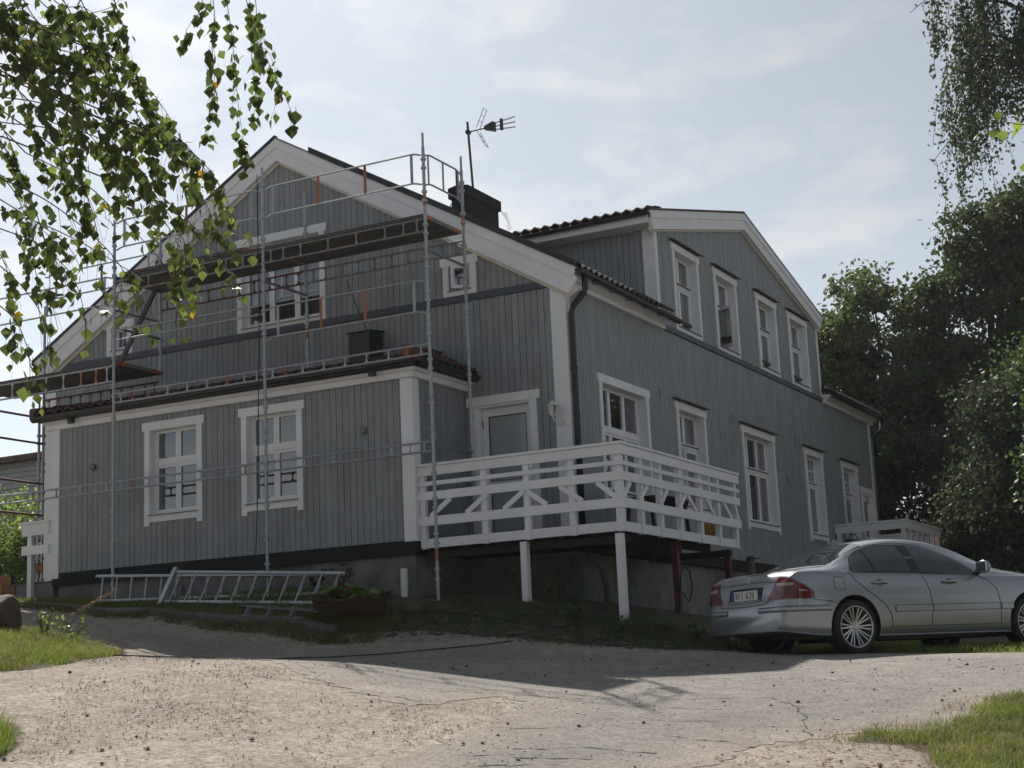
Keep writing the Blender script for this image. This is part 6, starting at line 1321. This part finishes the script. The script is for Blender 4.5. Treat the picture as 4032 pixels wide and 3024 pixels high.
blades('grass', 'straw coloured dead grass mixed into the right verge', [(6.75, -6.6), (6.6, -7.6), (6.1, -8.3), (6.0, -8.9), (6.9, -8.8), (7.1, -9.5), (7.4, -10.0), (8.6, -9.6), (8.4, -7), (7.6, -5.9)], 4500, .02, .09, .005, 'dry_stalk', 52, .9)
blades('grass', 'straw coloured dead grass mixed into the left lawn', LL, 5000, .03, .10, .006, 'dry_stalk', 51, .9)
# weeds with broader leaves under the deck and tall stalks by the lawn
def weed(x, y, h, n, seed, label, mname='leaf_mid', size=.045):
    r = np.random.default_rng(seed); z = G(x, y); t = thing('weed', (x, y, z), label, 'plant', 'weeds around the bank'); m = MB(); C = []
    for k in range(n):
        a = r.uniform(0, 6.28); tip = Vector((x + math.cos(a) * h * .45, y + math.sin(a) * h * .45, z + h * r.uniform(.6, 1))); P = [Vector((x, y, z)), Vector((x, y, z)).lerp(tip, .5) + Vector((0, 0, .06 * h)), tip]; m.tube(P, .004, 4)
        for u in np.linspace(.3, 1, 6): C.append(list(P[0].lerp(tip, u) + Vector(tuple(r.normal(0, .02, 3)))))
    m.build('stem', 'twig', t); C = np.array(C); A = randvec(len(C), r); B = np.cross(A, randvec(len(C), r)); B /= np.linalg.norm(B, axis=1, keepdims=True); quads_mesh('leaf_cluster', C, A * size, B * size * .7, mname, t)['kind'] = 'stuff'
for i, (x, y, h, lb) in enumerate(((.25, -1.5, .45, 'leafy weed beside the middle deck post'), (.55, -1.35, .35, 'small weed under the deck railing corner'), (2.1, -1.9, .4, 'weed on the bank between deck post and car'), (2.6, -2.2, .3, 'low weed on the bank near the rear bumper'), (.9, -2.1, .25, 'low weed in the middle of the bank'), (1.75, -2.6, .28, 'weed at the road edge below the corner post'), (-2.9, -1.9, .35, 'dark weed behind the ladders by the plinth'), (-3.3, -1.95, .3, 'weed behind the ladders, left of another'))): weed(x, y, h, 7, 60 + i, lb)
st = thing('dry_stalk', (-4.6, -5.6, G(-4.6, -5.6)), 'tall dry seed stalk leaning over the left lawn', 'plant'); z = G(-4.6, -5.6)
MB().tube([(-4.75, -5.7, z), (-4.6, -5.6, z + .3), (-4.3, -5.45, z + .5), (-4.05, -5.35, z + .62)], .006, 5, .002).build('stem', 'dry_stalk', st)
r = np.random.default_rng(3); u = r.random(140); C = np.stack([-4.6 + .55 * u, -5.6 + .25 * u, z + .3 + .32 * u], 1) + r.normal(size=(140, 3)) * .018; A = randvec(140, r) * .014; B = np.cross(A, randvec(140, r)) * .6; quads_mesh('seed_head', C, A, B, 'dry_stalk', st)
for i, (x, y) in enumerate(((-4.9, -5.75), (-5.1, -5.6), (-4.4, -5.75), (-4.75, -5.55))): weed(x, y, .35, 5, 80 + i, ['weed left of the dry stalk', 'weed close to the boulder', 'weed right of the dry stalk', 'weed at the foot of the dry stalk'][i], 'leaf_light', .03)
# ------------------------------------------------------------------ neighbouring building beyond the left end
nbld = thing('building', (-28, 14, 0), 'grey boarded neighbouring building beyond the left end of the house', 'building')
MB().box(-44, -21.9, 11.6, 20, -.4, 4.75).build('wall', 'siding_far', nbld)
for k in range(34): MB().box(-44, -21.88, 11.55, 11.6, -.3 + .15 * k, -.165 + .15 * k).build('plank', 'siding_far', nbld)
MB().prism([(-44.3, 11.2, 4.85), (-44.3, 20.4, 4.85), (-44.3, 15.8, 5.15)], (22.9, 0, 0)).build('roof', 'tile_brown', nbld); MB().box(-44.3, -21.4, 11.15, 11.25, 4.75, 4.92).build('fascia', 'tile_brown', nbld)

# ------------------------------------------------------------------ wood across the drive, behind the viewer (mirrored in the panes)
r = np.random.default_rng(77); cs = []
for (x, y, h) in ((-16, -36, 13), (-8, -39, 14), (0, -41, 15), (8, -41, 14), (16, -38, 15), (23, -33, 14), (28, -26, 15), (31, -18, 14), (32, -9, 15), (31, 0, 12)):
    v = randvec(70, r) * (r.random((70, 1)) ** .4) * np.array([3.4, 3.4, h * .36]); cs.append(np.array([x, y, -2 + h * .36]) + v)
cs = np.concatenate(cs); C, A, B = leaves(r, cs, np.full(len(cs), 1.5), 26, .34)
wd_ = quads_mesh('wood', C, A, B, 'leaf_dark'); tag(wd_, 'dark wood across the drive', 'wood', kind='stuff')
# ------------------------------------------------------------------ thin summer haze
hm = bpy.data.materials.new('haze'); hm.use_nodes = True; t = hm.node_tree; t.nodes.clear()
ho = nd('ShaderNodeOutputMaterial', t); hv = nd('ShaderNodeVolumePrincipled', t); hv.inputs['Color'].default_value = (0.84, 0.92, 1.0, 1); hv.inputs['Density'].default_value = 0.00026; hv.inputs['Anisotropy'].default_value = 0.35
t.links.new(hv.outputs[0], ho.inputs['Volume']); MT['haze'] = hm
hzb = MB().box(-60, 60, -60, 70, -6, 18).build('haze', 'haze'); tag(hzb, 'thin bright summer haze', kind='stuff')
